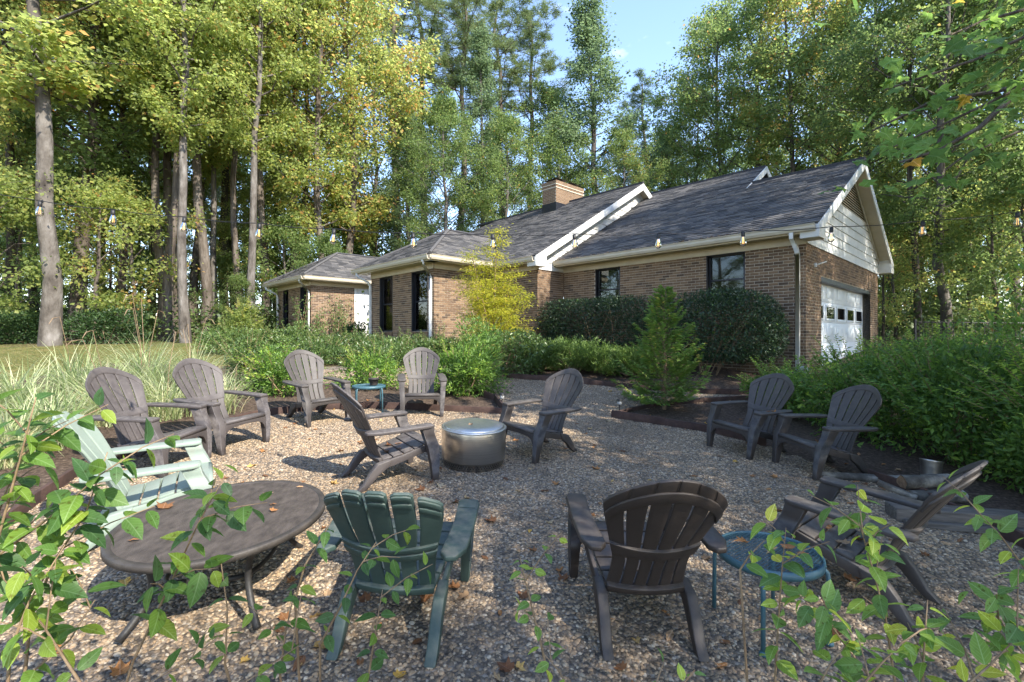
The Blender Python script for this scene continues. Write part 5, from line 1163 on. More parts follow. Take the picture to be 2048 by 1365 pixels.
# spreading junipers
def juniper(label, x, y, rad, h, seed, n=46):
    rg = np.random.default_rng(seed); t = empty('juniper', (x, y, G(x, y)), 0, label, 'shrub', 'spreading junipers along the path'); pos = []; dr = []; mb = MB()
    for k in range(n):
        a = rg.uniform(0, 6.28); L = rad * rg.uniform(.45, 1.1); el = rg.uniform(.15, .75); base = Vector((rg.normal(0, .12), rg.normal(0, .12), .05)); pts = [base]
        for j in range(1, 9):
            s = j / 8; pts.append(base + Vector((math.cos(a) * L * s, math.sin(a) * L * s, h * el * (s ** .7) * 1.25 + .10 * s * s)))
        mb.tube(pts[:7], [.012 - .0014 * j for j in range(7)], 4, False)
        for j in range(2, 9):
            d0 = (pts[j] - pts[j - 1]).normalized()
            for q in range(26):
                f = Vector((d0.x + rg.normal(0, .45), d0.y + rg.normal(0, .45), d0.z + .25 + rg.normal(0, .35))); pos.append(pts[j] + Vector(rg.normal(0, .05, 3))); dr.append(f)
    pos = np.array([tuple(p) for p in pos]); dr = np.array([tuple(p) for p in dr]); m = len(pos); pos[:, 2] = np.maximum(pos[:, 2], .03)
    Ls = rg.uniform(.05, .11, m); leaf_cloud('foliage', pos, dr, rnd_dirs(rg, m), Ls, Ls * .20, np.clip(.5 + .25 * rg.normal(size=m), 0, 1), M['l_juniper'], t); mb.build('stem', M['twig'], t)
for i, (c, yy, r_, h) in enumerate([(1085, 752, .75, .55), (1150, 756, .85, .62), (1225, 764, .8, .55), (1290, 768, .7, .5)]):
    gx_, gy_ = pg(c, yy); juniper(['feathery juniper at the end of the row next to the glossy shrub', 'tallest feathery juniper of the row below the holly hedge', 'feathery juniper in the row, second from the conifer', 'feathery juniper of the row half hidden by the conifer'][i], gx_, gy_ + .55, r_, h, 60 + i)
# small conifer with flat sprays
def conifer(label, x, y, H, rad, seed):
    rg = np.random.default_rng(seed); t = empty('conifer', (x, y, G(x, y)), 0, label, 'tree'); mb = MB(); mb.tube([(0, 0, -.05), (.02, 0, H * .4), (.0, .01, H * .8), (.01, 0, H)], [.035, .025, .012, .004], 7); pos = []; dr = []; nr = []; tn = []
    for k in range(120):
        u = (k + rg.random()) / 120; z = .08 + u ** 1.05 * (H - .12); L = rad * ((1 - u) ** .78) * rg.uniform(.5, 1.2) + .05; a = k * 2.39996 + rg.normal(0, .2); el = R(rg.uniform(2, 30) + 22 * u)
        o = Vector((0, 0, z)); d = Vector((math.cos(a) * math.cos(el), math.sin(a) * math.cos(el), math.sin(el))); s = Vector((-math.sin(a), math.cos(a), 0)); pts = [o + d * L * j / 6 + Z * (-.10 * L * math.sin(math.pi * j / 6) + .10 * L * (j / 6) ** 3) for j in range(7)]
        mb.tube(pts, [.007, .006, .005, .004, .003, .002, .001], 4, False); n = int(14 + L * 150); un = d.cross(s)
        for q in range(n):
            f = rg.uniform(.12, 1.0); p = lerp_path(pts, f); sg = rg.choice([-1, 1]); w = L * .34 * (1.15 - f) * rg.random() + .01
            pos.append(p + s * sg * w + d * w * .6 + un * rg.normal(0, .008)); dr.append(d * .8 + s * sg * .7 - Z * rg.uniform(0, .45)); nr.append(un + Vector(rg.normal(0, .25, 3))); tn.append(.42 + .28 * f + rg.normal(0, .12) + (.18 if rg.random() < .05 else 0))
    A = lambda q: np.array([tuple(p) for p in q]); m = len(pos); Ls = rg.uniform(.05, .10, m)
    leaf_cloud('foliage', A(pos), A(dr), A(nr), Ls, Ls * .32, np.array(tn), M['l_cedar'], t); mb.build('trunk', M['twig'], t)
gx_, gy_ = pg(1350, 838); conifer('small pointed cedar in the mulch corner bed', gx_, gy_ + .55, 2.12, .86, 70)
# laceleaf maple
def lace_maple(label, x, y, H, seed):
    rg = np.random.default_rng(seed); t = empty('japanese_maple', (x, y, G(x, y)), 0, label, 'tree'); mb = MB(); C = []
    for k, (a, h, w, nb) in enumerate(((.3, .97, .12, 22), (3.1, .80, .55, 16), (2.6, .62, .75, 13), (.4, .66, .55, 14), (-.3, .52, .85, 13), (4.2, .55, .6, 12), (1.4, .58, .6, 12))):
        h *= H; P = [Vector((0, 0, -.05)), Vector((math.cos(a) * w * .2, math.sin(a) * w * .2, h * .3)), Vector((math.cos(a) * w * .55, math.sin(a) * w * .55, h * .65)), Vector((math.cos(a) * w, math.sin(a) * w, h))]
        mb.tube(P, [.035, .024, .014, .005], 6)
        for j in range(nb):
            f = .30 + .70 * (j + rg.random()) / nb; b = lerp_path(P, f); a2 = j * 2.4 + rg.normal(0, .3); l = (.95 - .78 * f) * rg.uniform(.55, 1.2); e = b + Vector((math.cos(a2) * l, math.sin(a2) * l, rg.uniform(.0, .25) * l + .03)); mb.tube([b, e], [.007, .002], 4, False)
            for q in (.3, .55, .8, 1): C.append(tuple(b.lerp(e, q)))
    C = np.array(C); k = 40; idx = np.repeat(np.arange(len(C)), k); n = len(idx); off = rg.normal(size=(n, 3)) * np.array([.12, .12, .05]); pos = C[idx] + off
    d = off * np.array([4, 4, 1]) + rg.normal(size=(n, 3)) * .25; d[:, 2] -= .2; nr = rg.normal(size=(n, 3)) * .35; nr[:, 2] += 1; Ls = rg.uniform(.045, .085, n); cl = rg.random(len(C))[idx]
    leaf_cloud('foliage', pos, d, nr, Ls, Ls * .30, np.clip(.42 + .35 * (cl - .5) + .2 * rg.normal(size=n), 0, 1), M['l_maple'], t); mb.build('trunk', M['twig'], t)
lace_maple('golden yellow laceleaf maple in front of the brick corner', *at(985, 12.3), 3.5, 81)
# shrubs on the island and along the house
SHR = [('feathery_shrub', 'dense feathery green shrub right of the dark chair at the island tip', at(925, 8.75), (.6, .5, .46), .40, 6500, .075, 'l_hedge', .30),
 ('feathery_shrub', 'tall feathery shrub below the laceleaf maple', at(965, 9.9), (.42, .4, .45), .62, 4000, .075, 'l_cedar', .28),
 ('loose_shrub', 'loose light green shrub behind the aqua table', at(745, 9.1), (.6, .45, .33), .30, 3300, .06, 'l_hedge', .42),
 ('loose_shrub', 'loose green shrub behind the chair at the shrub island', at(560, 8.3), (.48, .42, .40), .35, 3300, .06, 'l_hedge', .42),
 ('loose_shrub', 'light leafy shrub where the tall grass meets the island', at(495, 8.9), (.45, .4, .42), .4, 3400, .06, 'l_box', .45),
 ('low_hedge_shrub', 'sunlit low yellow green shrub in front of the left wing', at(600, 15.0), (1.3, .8, .42), .36, 6500, .07, 'l_box', .5),
 ('low_hedge_shrub', 'sunlit low shrub between lawn and left wing', at(480, 14.5), (1.2, .8, .40), .36, 6000, .07, 'l_box', .5),
 ('low_hedge_shrub', 'low green shrub below the tall house windows', at(700, 14.0), (1.0, .7, .34), .28, 6000, .07, 'l_box', .5),
 ('low_hedge_shrub', 'low glossy shrub at the foot of the downspout', at(800, 13.3), (1.05, .6, .36), .30, 6000, .07, 'l_box', .5),
 ('low_hedge_shrub', 'low shrub along the path under the laceleaf maple', at(880, 12.2), (.8, .55, .38), .32, 5000, .065, 'l_box', .5),
 ('low_hedge_shrub', 'low leafy shrub across the path behind the island', at(640, 11.6), (.8, .5, .26), .24, 4500, .06, 'l_box', .45),
 ('low_hedge_shrub', 'low leafy shrub across the path behind the aqua table', at(775, 11.2), (.85, .5, .28), .26, 4500, .06, 'l_box', .45),
 ('round_shrub', 'yellowing round bush at the edge of the woods beside the left wing', at(487, 18.5), (.55, .5, .75), .75, 3600, .09, 'l_poplar', .6),
 ('azalea', 'dark azalea mound at the foot of the thick pale tree', at(30, 18.6), (1.6, .9, .75), .55, 5000, .09, 'l_dark', .55),
 ('azalea', 'dark azalea mound between the thick tree and the slim trunks', at(215, 18.2), (1.7, .9, .8), .6, 5200, .09, 'l_dark', .55),
 ('azalea', 'dark green mound left of the thick pale tree', at(-60, 17.5), (1.5, .9, .8), .6, 4000, .09, 'l_dark', .55),
 ('foundation_shrub', 'small dark bush by the cream board wall', at(703, 18.6), (.4, .35, .42), .4, 2200, .07, 'l_dark', .5),
 ]
for i, (nm, lab, (x, y), dm_, h0, n, ls, mt, wl) in enumerate(SHR): shrub(nm, lab, x, y, dm_, h0, n, ls, mt, 100 + i, 2.2, (.5, .28), .5, wl, None, 6, 0, .28, inner=.25, shoots=0 if mt == 'l_dark' else 26)
# slender wall shrubs on the left wing
for i, (c, h) in enumerate([(603, 2.0), (640, 1.7), (668, 2.1), (690, 1.9)]):
    x, y = at(c, [18.2, 18.9, 19.3, 19.6][i]); rg = np.random.default_rng(140 + i); t = empty('wall_shrub', (x, y, G(x, y)), 0, ['slim leafy shrub growing up beside the left wing downspout', 'sparse slender shrub against the sunlit brick, next to the downspout', 'tallest slender shrub against the sunlit brick wall', 'sparse slender shrub next to the cream board wall'][i], 'shrub', 'slender shrubs on the left wing wall')
    mb = MB(); pos = []
    for k in range(6):
        a = rg.uniform(0, 6.28); e = Vector((math.cos(a) * rg.uniform(.1, .35), math.sin(a) * .2, h * rg.uniform(.6, 1))); b = Vector((0, 0, -.05)); mb.tube([b, b.lerp(e, .5) + Vector((rg.normal(0, .05), 0, 0)), e], [.014, .010, .004], 4)
        for q in range(60): pos.append(tuple(b.lerp(e, rg.uniform(.25, 1)) + Vector(rg.normal(0, .07, 3))))
    pos = np.array(pos); m = len(pos); Ls = rg.uniform(.05, .1, m); leaf_cloud('foliage', pos, rnd_dirs(rg, m), rnd_dirs(rg, m, .8), Ls, Ls * .55, rg.uniform(.2, .9, m), M['l_box'], t); mb.build('stem', M['twig'], t)
# the tall loose hedge on the right
for i, (x, y, dm_, h0, n) in enumerate([(5.35, 7.2, (1.0, .85, .70), .62, 8500), (6.7, 7.4, (1.1, 1.0, .80), .70, 8500), (5.5, 5.9, (1.0, .9, .72), .66, 10000), (6.9, 6.0, (1.2, 1.0, .90), .82, 8500), (5.55, 4.55, (.85, .85, .84), .72, 9000), (7.0, 4.3, (1.2, 1.0, .98), .88, 10000), (5.4, 3.3, (.8, .75, .68), .55, 8000), (4.75, 8.3, (.6, .5, .36), .34, 4500)]):
    shrub('hedge_shrub', ['loose green hedge shrub at the garage corner beside the number plaque', 'tall hedge shrub in front of the garage door', 'hedge shrub right behind the chair by the logs', 'tall hedge shrub with the fence behind it', 'hedge shrub behind the tin bucket', 'tall hedge shrub at the far end of the log pile', 'low hedge shrub beside the dark edging board', 'small bright hedge shrub at the foot of the garage downspout'][i], x, y, dm_, h0, n, .072, 'l_hedge', 160 + i, 2.3, (.5, .34), .3, .42, 'hedge shrubs on the right', 9, 0, .30, inner=.35, shoots=70)
# ornamental grass
def grass_clump(label, x, y, n, L, seed, plumes=0, name='ornamental_grass', wid=.014):
    rg = np.random.default_rng(seed); t = empty(name, (x, y, G(x, y)), 0, label, 'grass plant', 'variegated grass clumps'); V = []; F = []; T = []; ns = 7
    for k in range(n):
        a = rg.uniform(0, 6.28); l = L * rg.uniform(.5, 1.1); el = R(rg.uniform(48, 88)); bend = rg.uniform(.5, 2.1); p = np.array([rg.normal(0, .09), rg.normal(0, .09), 0.0]); w = wid * rg.uniform(.6, 1.2); sd = np.array([-math.sin(a), math.cos(a), 0]); b = len(V); tn = rg.uniform(.1, .95)
        for j in range(ns + 1):
            s = j / ns; ww = w * (1 - s ** 2.2) * .5 + .0006; V += [tuple(p - sd * ww), tuple(p + sd * ww)]; T += [tn, tn]; e = el - bend * s ** 1.3; p = p + np.array([math.cos(a) * math.cos(e), math.sin(a) * math.cos(e), math.sin(e)]) * l / ns; p[2] = max(p[2], .01)
        F += [(b + 2 * j, b + 2 * j + 1, b + 2 * j + 3, b + 2 * j + 2) for j in range(ns)]
    me = make_mesh('blades', V, F, M['l_grass'], True, T); link(bpy.data.objects.new('blades', me), t)
    for k in range(plumes):
        a = rg.uniform(0, 6.28); h = L * rg.uniform(1.0, 1.35); mb = MB(); mb.tube([(0, 0, 0), (math.cos(a) * .1, math.sin(a) * .1, h * .6), (math.cos(a) * .25, math.sin(a) * .25, h), (math.cos(a) * .36, math.sin(a) * .36, h * .98), (math.cos(a) * .42, math.sin(a) * .42, h * .92)], [.005, .004, .004, .007, .003], 5); mb.build('plume', M['twig'], t)
for i, (c, D, n, L, pl_) in enumerate([(290, 7.4, 620, 1.25, 4), (385, 7.9, 420, 1.1, 3), (150, 6.9, 520, 1.15, 1), (215, 6.2, 420, 1.0, 2), (30, 6.0, 480, 1.0, 0), (440, 7.0, 260, .85, 0), (95, 5.2, 420, .9, 0), (-80, 5.6, 420, 1.0, 0), (10, 4.6, 320, .8, 0), (330, 6.6, 300, .9, 1)]):
    grass_clump(['tallest striped grass clump with curled plumes behind the brown chairs', 'striped grass clump with plumes near the shrub island', 'pale striped grass clump spilling toward the lawn', 'pale striped grass clump right behind the brown chair', 'arching pale grass clump at the edge of the lawn', 'short striped grass clump beside the chair at the island', 'arching pale grass clump behind the mint chair', 'pale grass clump at the far end of the bed', 'low pale grass clump near the rusty edging', 'striped grass clump between the two brown chairs'][i], *at(c, D), n, L, 200 + i, pl_)
# thin lawn blades
def lawn_blades():
    rg = np.random.default_rng(9); n = 42000; y = 8.5 + 9.5 * rg.random(n) ** 1.2; x = -y * rg.uniform(.35, 1.25, n); ok = lawn_poly(x, y) & ~is_mulch(x, y); x, y = x[ok], y[ok]; m = len(x)
    pos = np.stack([x, y, Gn(x, y)], -1); d = rg.normal(size=(m, 3)) * .5; d[:, 2] = 1; Ls = rg.uniform(.03, .075, m)
    o = leaf_cloud('lawn_grass', pos, d, rnd_dirs(rg, m), Ls, np.full(m, .009), rg.random(m), M['l_lawn'], None, 'needle'); tag(o, 'short dry grass of the lawn', 'grass', kind='stuff')
lawn_blades()

# ------------------------------------------------------------------ shade maple at the right, one limb reaching into the picture
def lobed_leaf(name, mat, seed):
    rg = np.random.default_rng(seed)
    o = [(0, 0), (.27, -.07), (.50, .10), (.37, .22), (.59, .50), (.29, .50), (.21, .63), (0, 1), (-.21, .63), (-.29, .50), (-.59, .50), (-.37, .22), (-.50, .10), (-.27, -.07)]
    vs = [(0, .36, .03)]
    for x, y in o: vs.append((x * rg.uniform(.88, 1.1), y * rg.uniform(.92, 1.06), -.42 * (x * x + (y - .36) ** 2) + .16 * abs(x) + rg.normal(0, .03)))
    return make_mesh(name, vs, [(0, i, i % 14 + 1) for i in range(1, 15)], mat)
over_me = [lobed_leaf('leaf', M['l_over'], 300 + i) for i in range(5)]
def near_tree():
    x0, y0 = 7.9, 2.9; t = empty('shade_maple', (x0, y0, G(x0, y0) - .05), 0, 'maple whose large lobed leaves hang over the garage gable', 'tree'); o0 = Vector(t.location)
    tm_, lf = broadleaf(91, 9.6, .17, .36, 2.9, 30, 20, .24, (.5, .25), 'l_oak', 'bark', peak=.4)
    link(bpy.data.objects.new('trunk', tm_), t); pos, d, nr, L, W, tn, mat, shp = lf; leaf_cloud('crown', pos, d, nr, L, W * 1.1, tn, mat, t, shp)
    rg = np.random.default_rng(77); root = Vector((x0, y0, 4.3)); count = 0
    B = [[(2420, 40, 3.5), (2048, 172, 3.4), (1900, 243, 3.4), (1718, 325, 3.35)], [(2420, 120, 3.6), (2100, 235, 3.6), (1990, 285, 3.55), (1930, 312, 3.5)], [(2300, -90, 3.3), (2080, 60, 3.25), (1950, 120, 3.2), (1770, 180, 3.2)],
         [(2300, -60, 3.8), (2048, 20, 3.8), (1960, 45, 3.8), (1890, 75, 3.8)], [(2048, 172, 3.4), (1950, 190, 3.6), (1860, 205, 3.7), (1745, 262, 3.75)], [(2420, -200, 4.2), (2000, -90, 4.1), (1820, -40, 4.1), (1700, -4, 4.1)], [(2048, 172, 3.4), (1960, 255, 3.1), (1880, 300, 3.0), (1800, 325, 3.0)]]
    for bi, b in enumerate(B):
        P = [px(*q) - o0 for q in b]
        if b[0][0] > 2100: P = [root - o0 + Vector((-.1, 0, .2 * bi))] + P
        mb = MB(); n = len(P); mb.tube(P, [.016 * (1 - i / n) + .003 for i in range(n)], 6); mb.build('branch', M['bark'], t)
        nl = 46 if bi not in (5,) else 22
        for k in range(nl):
            f = rg.uniform(.30, 1.0) if len(P) > 4 else rg.uniform(.05, 1.0); c = lerp_path(P, f)
            sz = rg.uniform(.075, .135); lo = bpy.data.objects.new('leaf', over_me[rg.integers(5)]); lo.location = c + Vector((rg.normal(0, .22), rg.normal(0, .22), rg.normal(-.03, .12)))
            lo.rotation_euler = (R(rg.normal(-12, 28)), R(rg.normal(0, 26)), rg.uniform(0, 6.28)); lo.scale = (sz,) * 3
            if (lo.location + o0).y < 2.3: lo.location.y = 2.4 - o0.y
            link(lo, t); count += 1
near_tree()

# ------------------------------------------------------------------ shrubs close to the camera: every leaf its own object
def toothed_leaf(name, mat, seed, teeth=True):
    rg = np.random.default_rng(seed); n = 9; vs = []; fs = []; wmax = rg.uniform(.25, .32); droop = rg.uniform(.10, .38); fold = rg.uniform(.02, .12)
    for i in range(n + 1):
        s = i / n; w = wmax * (max(0, math.sin(math.pi * min(1, s * 1.0 + .02) ** .80)) ** .85) if i < n else 0.0
        w *= (1 + (.05 if i % 2 else -.02)) if teeth else 1; z = -droop * s * s
        vs += [(-w, s, z + fold * w * 3), (0, s, z), (w, s, z + fold * w * 3)]
    for i in range(n):
        a = 3 * i; fs += [(a, a + 1, a + 4, a + 3), (a + 1, a + 2, a + 5, a + 4)]
    return make_mesh(name, vs, fs, mat, True)
near_me = {k: [toothed_leaf('leaf', M[k], 320 + i) for i in range(7)] for k in ('l_near', 'l_near_green')}
def near_shrub(name, label, stems, seed, lsz=(.045, .075), step=.05, skip=.12, side=.35, lm='l_near'):
    """stems: lists of (photo x, y, distance) from low to tip"""
    rg = np.random.default_rng(seed); b0 = px(*stems[0][0]); gx_, gy_ = b0.x, b0.y; t = empty(name, (gx_, gy_, G(gx_, gy_)), 0, label, 'shrub'); o0 = Vector(t.location)
    def leafy(P, r0, depth):
        L = sum((b - a).length for a, b in zip(P[:-1], P[1:])); n = max(2, int(L / step)); a_ = rg.uniform(0, 3.14)
        for k in range(n):
            f = (k + .6) / n
            if f < skip and depth == 0: continue
            c = lerp_path(P, f); d = (lerp_path(P, min(1, f + .03)) - lerp_path(P, max(0, f - .03))).normalized(); a_ += 1.57 + rg.normal(0, .3)
            u = d.cross(Vector((.3, .9, .2))).normalized(); v = d.cross(u)
            for sg in (0, math.pi):
                if rg.random() < .13: continue
                q = (u * math.cos(a_ + sg) + v * math.sin(a_ + sg)) * .9 + d * .45 - Z * rg.uniform(.15, .75); q.normalize()
                sz = rg.uniform(*lsz) * (1.0 if f < .85 else .7); lo = bpy.data.objects.new('leaf', near_me[lm][rg.integers(7)])
                nrm = (Z + Vector(rg.normal(0, .45, 3))); xx = q.cross(nrm).normalized(); nn = xx.cross(q)
                mt = Matrix((xx * sz, q * sz, nn * sz)).transposed().to_4x4(); mt.translation = c + q * .008; lo.matrix_local = mt; link(lo, t)
            if depth == 0 and rg.random() < side and f > .25:
                e = c + (d * .6 + (u * math.cos(a_ + .8) + v * math.sin(a_ + .8)) * .8 + Z * .15).normalized() * rg.uniform(.08, .22); mb = MB(); mb.tube([c, c.lerp(e, .5) + Z * .01, e], [.0022, .0018, .001], 5); mb.build('twig', M['twig'], t); leafy([c, c.lerp(e, .5) + Z * .01, e], .002, 1)
    for st in stems:
        P = [px(*q) for q in st]; g = P[0]; foot = Vector((g.x + (gx_ - g.x) * .5, g.y + (gy_ - g.y) * .5, 0)); foot.z = G(foot.x, foot.y) - .03
        P = [p - o0 for p in P]; foot = foot - o0; mb = MB(); full = [foot] + P; n = len(full); mb.tube(full, [.0052 * (1 - .75 * i / (n - 1)) for i in range(n)], 6); mb.build('stem', M['twig'], t, 0, True); leafy(P, .005, 0)
near_shrub('leafy_shrub', 'tall leafy shrub with toothed leaves in front of the mint chair and oval table', [
    [(-60, 1290, 1.25), (5, 1045, 1.25), (45, 900, 1.24), (72, 795, 1.22)], [(-80, 1200, 1.3), (0, 1108, 1.3), (120, 1020, 1.3), (200, 950, 1.28), (255, 915, 1.27)], [(266, 1324, 1.45), (340, 1170, 1.42), (395, 1050, 1.4), (448, 955, 1.38)],
    [(160, 1365, 1.15), (85, 1250, 1.2), (0, 1150, 1.25)], [(60, 1240, 1.3), (110, 1120, 1.3), (170, 1030, 1.3), (215, 905, 1.3)], [(20, 1300, 1.2), (60, 1200, 1.2), (130, 1090, 1.22)], [(-30, 1100, 1.35), (20, 960, 1.35), (60, 860, 1.35)], [(40, 1365, 1.2), (140, 1280, 1.25), (190, 1200, 1.3)]], 401, (.052, .088), .044, .05, .3, 'l_near_green')
near_shrub('leafy_shrub', 'leafy shrub with bright yellow green leaves in front of the round aqua table', [
    [(1550, 1365, 1.55), (1556, 1250, 1.55), (1564, 1140, 1.55), (1572, 1056, 1.55)], [(1790, 1365, 1.5), (1770, 1230, 1.5), (1740, 1120, 1.5), (1718, 1045, 1.5)], [(1845, 1365, 1.35), (1848, 1300, 1.35), (1855, 1200, 1.35)], [(2110, 1250, 1.6), (2048, 1135, 1.6), (2000, 1070, 1.6), (1957, 1025, 1.6)],
    [(1748, 1365, 1.4), (1690, 1290, 1.42), (1640, 1220, 1.45), (1600, 1195, 1.48)], [(1950, 1365, 1.35), (1930, 1300, 1.4), (1890, 1220, 1.45)], [(2060, 1330, 1.4), (2000, 1240, 1.45), (1930, 1170, 1.5)], [(1640, 1365, 1.35), (1660, 1330, 1.35), (1700, 1280, 1.38)], [(1900, 1400, 1.25), (1980, 1330, 1.3), (2040, 1270, 1.35)], [(1700, 1400, 1.3), (1760, 1330, 1.3), (1810, 1280, 1.3)], [(1480, 1140, 1.6), (1500, 1110, 1.6), (1530, 1080, 1.6)]], 402, (.05, .08), .04, .08, .4)
near_shrub('leafy_sprig', 'thin leafy sprigs in front of the green chair', [
    [(640, 1290, 1.55), (680, 1215, 1.55), (715, 1140, 1.55), (752, 1085, 1.55)], [(735, 1365, 1.5), (750, 1270, 1.5), (765, 1180, 1.5)], [(590, 1200, 1.55), (610, 1130, 1.55), (650, 1065, 1.55), (664, 1040, 1.55)], [(450, 1330, 1.5), (455, 1220, 1.5), (440, 1110, 1.5)], [(560, 1350, 1.45), (570, 1270, 1.45), (590, 1180, 1.45)], [(300, 1365, 1.3), (380, 1320, 1.35), (440, 1270, 1.4)], [(490, 1365, 1.35), (540, 1330, 1.4), (600, 1290, 1.4)]], 403, (.04, .065), .055, .05, .35, 'l_near_green')
near_shrub('leafy_sprig', 'thin leafy sprig growing between the green and dark brown chairs', [[(1100, 1365, 1.5), (1075, 1260, 1.5), (1050, 1160, 1.5), (1040, 1115, 1.5)], [(1150, 1400, 1.35), (1120, 1345, 1.4), (1090, 1310, 1.4)]], 404, (.035, .05), .055, .05, .25)
near_shrub('leafy_sprig', 'low leafy sprig in front of the dark brown chair', [[(1300, 1400, 1.4), (1320, 1345, 1.42), (1330, 1320, 1.45)], [(1350, 1410, 1.35), (1365, 1370, 1.4), (1390, 1340, 1.45)]], 405, (.035, .05), .04, .0, .25)

# ------------------------------------------------------------------ fallen leaves
def curled_leaf(seed):
    rg = np.random.default_rng(seed); o = [(0, 0), (.27, -.07), (.48, .10), (.36, .24), (.55, .50), (.29, .50), (.20, .66), (0, 1), (-.21, .63), (-.29, .52), (-.56, .50), (-.35, .22), (-.46, .10), (-.27, -.07)] if seed % 3 else [(0, 0), (.16, .12), (.25, .35), (.22, .6), (.1, .85), (0, 1.02), (-.12, .85), (-.24, .6), (-.26, .35), (-.15, .12)]
    n = len(o); cu = rg.uniform(.5, 1.3); cv = rg.uniform(-.2, .5); vs = [(0, .0, .05)]
    for x, y in o: y -= .4; vs.append((x * .85 * rg.uniform(.9, 1.1), y, .05 + cu * x * x + cv * y * y + rg.normal(0, .03)))
    zmin = min(v[2] for v in vs); return make_mesh('fallen_leaf', [(x, y, z - zmin) for x, y, z in vs], [(0, i, i % n + 1) for i in range(1, n + 1)], M['l_fallen'])
fall_me = [curled_leaf(500 + i) for i in range(8)]
frg = np.random.default_rng(11)
def fallen(p, s, label, group):
    o = bpy.data.objects.new('fallen_leaf', fall_me[frg.integers(8)]); o.location = p; o.scale = (s,) * 3; o.rotation_euler = (frg.normal(0, .18), frg.normal(0, .18), frg.uniform(0, 6.28)); link(o); return tag(o, label, 'leaf', group)
seen = [(570, 858), (505, 935), (680, 905), (760, 1012), (880, 975), (1010, 890), (1090, 985), (1130, 900), (1180, 860), (1225, 965), (1110, 970), (1245, 905), (1190, 940), (1060, 1065), (1100, 1050), (980, 1045), (1120, 1145), (905, 1180), (925, 1200), (1340, 1275), (1330, 1230), (1010, 1340), (835, 1290), (560, 1265), (700, 1090), (1330, 860), (1370, 862), (1440, 915), (1505, 955), (1420, 890), (1300, 835), (1560, 1025), (1700, 1010), (1735, 1005), (1890, 1090), (1920, 1085), (1850, 1115), (1940, 1055), (1480, 1210), (1400, 985), (1385, 955), (1640, 1080), (320, 1020), (240, 1345), (110, 1310), (250, 1170), (450, 960), (620, 880), (645, 870), (590, 850), (860, 1330), (1240, 1340), (1440, 1340), (880, 940), (1180, 775), (1220, 785), (1130, 800), (1090, 785), (1320, 805), (700, 960), (830, 1080), (1200, 1010), (970, 1120), (1000, 1230), (600, 1330), (720, 1330), (640, 1300), (1450, 1290), (1520, 1240), (1010, 960), (1060, 940)]
for qx, qy in seen:
    x, y = pg(qx, qy); fallen((x, y, G(x, y) + .012), frg.uniform(.055, .10), 'curled dead leaf lying on the gravel', 'dead leaves on the gravel')
for k in range(190):
    y = 1.7 + 6.5 * frg.random(); x = frg.uniform(-.75, .85) * y
    if is_gravel(np.array([x]), np.array([y]))[0]: fallen((x, y, G(x, y) + .012), frg.uniform(.03, .09), 'curled dead leaf lying on the gravel', 'dead leaves on the gravel')
for k in range(60):
    y = frg.uniform(4.2, 9.0); x = frg.uniform(1.2, 6) if k % 3 else frg.uniform(-2.6, .2)
    if is_mulch(np.array([x]), np.array([y]))[0]: fallen((x, y, G(x, y) + .016), frg.uniform(.05, .09), 'dead leaf lying on the mulch beds', 'dead leaves on the mulch')
bpy.context.view_layer.update()
TM = tab.matrix_world
for qx, qy, s in ((328, 1014, .11), (530, 991, .09), (545, 1010, .055), (548, 1022, .05), (450, 1003, .05), (265, 1082, .06), (605, 965, .045), (601, 975, .045)):
    zt = tz + TH; D = (CAMH - zt) * FPX / (qy - HZ); fallen(((qx - 1024) / FPX * D, D, zt + .003), s, 'curled dead leaf lying on the oval table top', 'dead leaves on the oval table')
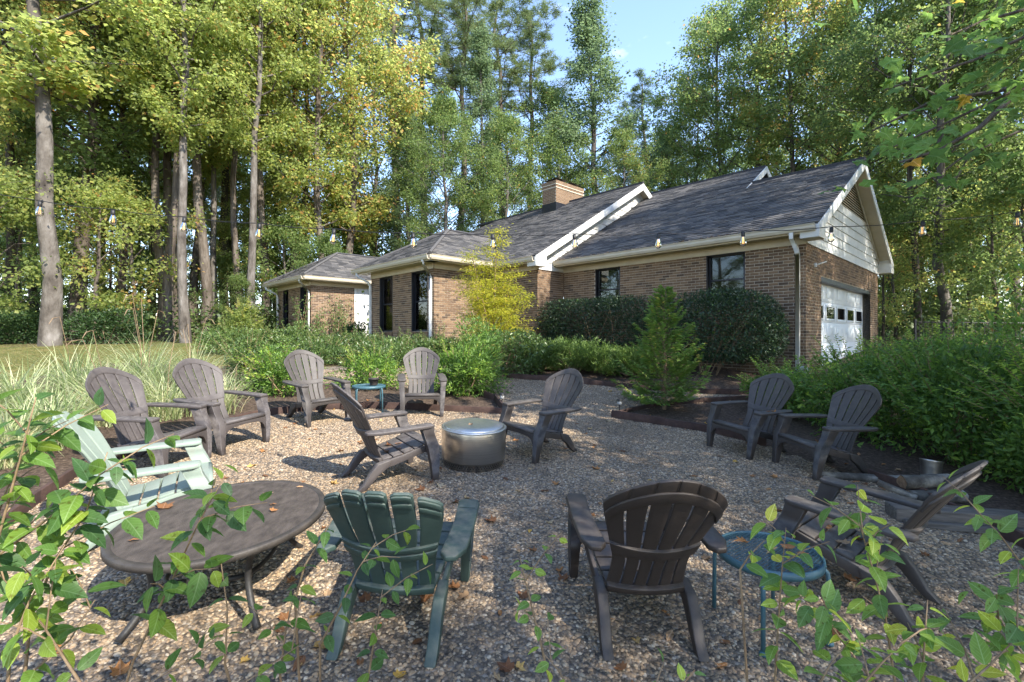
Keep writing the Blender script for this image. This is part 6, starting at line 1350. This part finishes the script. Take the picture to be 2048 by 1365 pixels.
for dx, dy, s in ((-.10, .10, .085), (.02, -.01, .10), (.12, .03, .08), (.15, -.05, .06)): fallen((1.40 + dx, 2.62 + dy, G(1.4, 2.62) + .424), s, 'curled brown leaf lying on the round aqua mesh table', 'dead leaves on the aqua mesh table')
def on_seat(ch, pts, lab):
    for x, y, z, s in pts: fallen(ch.matrix_world @ Vector((x, y, z)), s, lab, lab)
on_seat(CH[4], [(-.08, .12, .285, .09), (.06, .05, .27, .07), (-.02, .2, .305, .08), (.1, .16, .295, .06)], 'dead leaf lying on the seat of the chair beside the fire pit')
on_seat(CH[8], [(.0, .25, .322, .09), (.12, .30, .335, .07), (-.10, .15, .294, .09), (.08, .10, .281, .06)], 'dead leaf lying on the seat of the chair by the mesh table')
on_seat(CH[6], [(-.31, .2, .552, .09), (-.32, .12, .552, .07)], 'dead leaf lying on the arm of the chair beside the conifer')
on_seat(CH[7], [(.05, .1, .281, .08), (-.1, .02, .265, .07)], 'dead leaf lying on the seat of the chair by the split logs')
on_seat(CH[0], [(.05, .2, .305, .09), (-.1, .1, .28, .07)], 'dead leaf lying on the seat of the chair behind the mint one')
fallen(fp.matrix_world @ Vector((-.03, -.06, .427)), .06, 'small orange leaf lying on the fire pit lid', None)
for k in range(22): fallen((3.55 + frg.normal(0, .22), 4.72 + frg.normal(0, .16), G(3.55, 4.7) + .02 + .03 * frg.random()), frg.uniform(.05, .09), 'dead leaf heaped among the logs', 'dead leaves among the logs')
# leaves caught in the garage gutter
gl_ = MB()
for k in range(150):
    x = -6.7 + 6.2 * frg.random(); s = frg.uniform(.02, .05); c = Vector((x, -OV - .05 + frg.normal(0, .03), EAVE_Z - .02 + frg.uniform(0, .03))); a = frg.uniform(0, 6.28); gl_.cur = frg.random()
    gl_.add([c + Vector((math.cos(a + q) * s, math.sin(a + q) * s * .7, frg.normal(0, .008))) for q in (0, 1.57, 3.14, 4.71)], [(0, 1, 2, 3)])
M['l_litter'] = leaf_mat('leaf_gutter', [(0, (.10, .06, .035)), (.5, (.24, .16, .09)), (1, (.42, .34, .24))], .1, .8)
o = gl_.build('gutter_leaves', M['l_litter'], house); tag(o, kind='stuff')
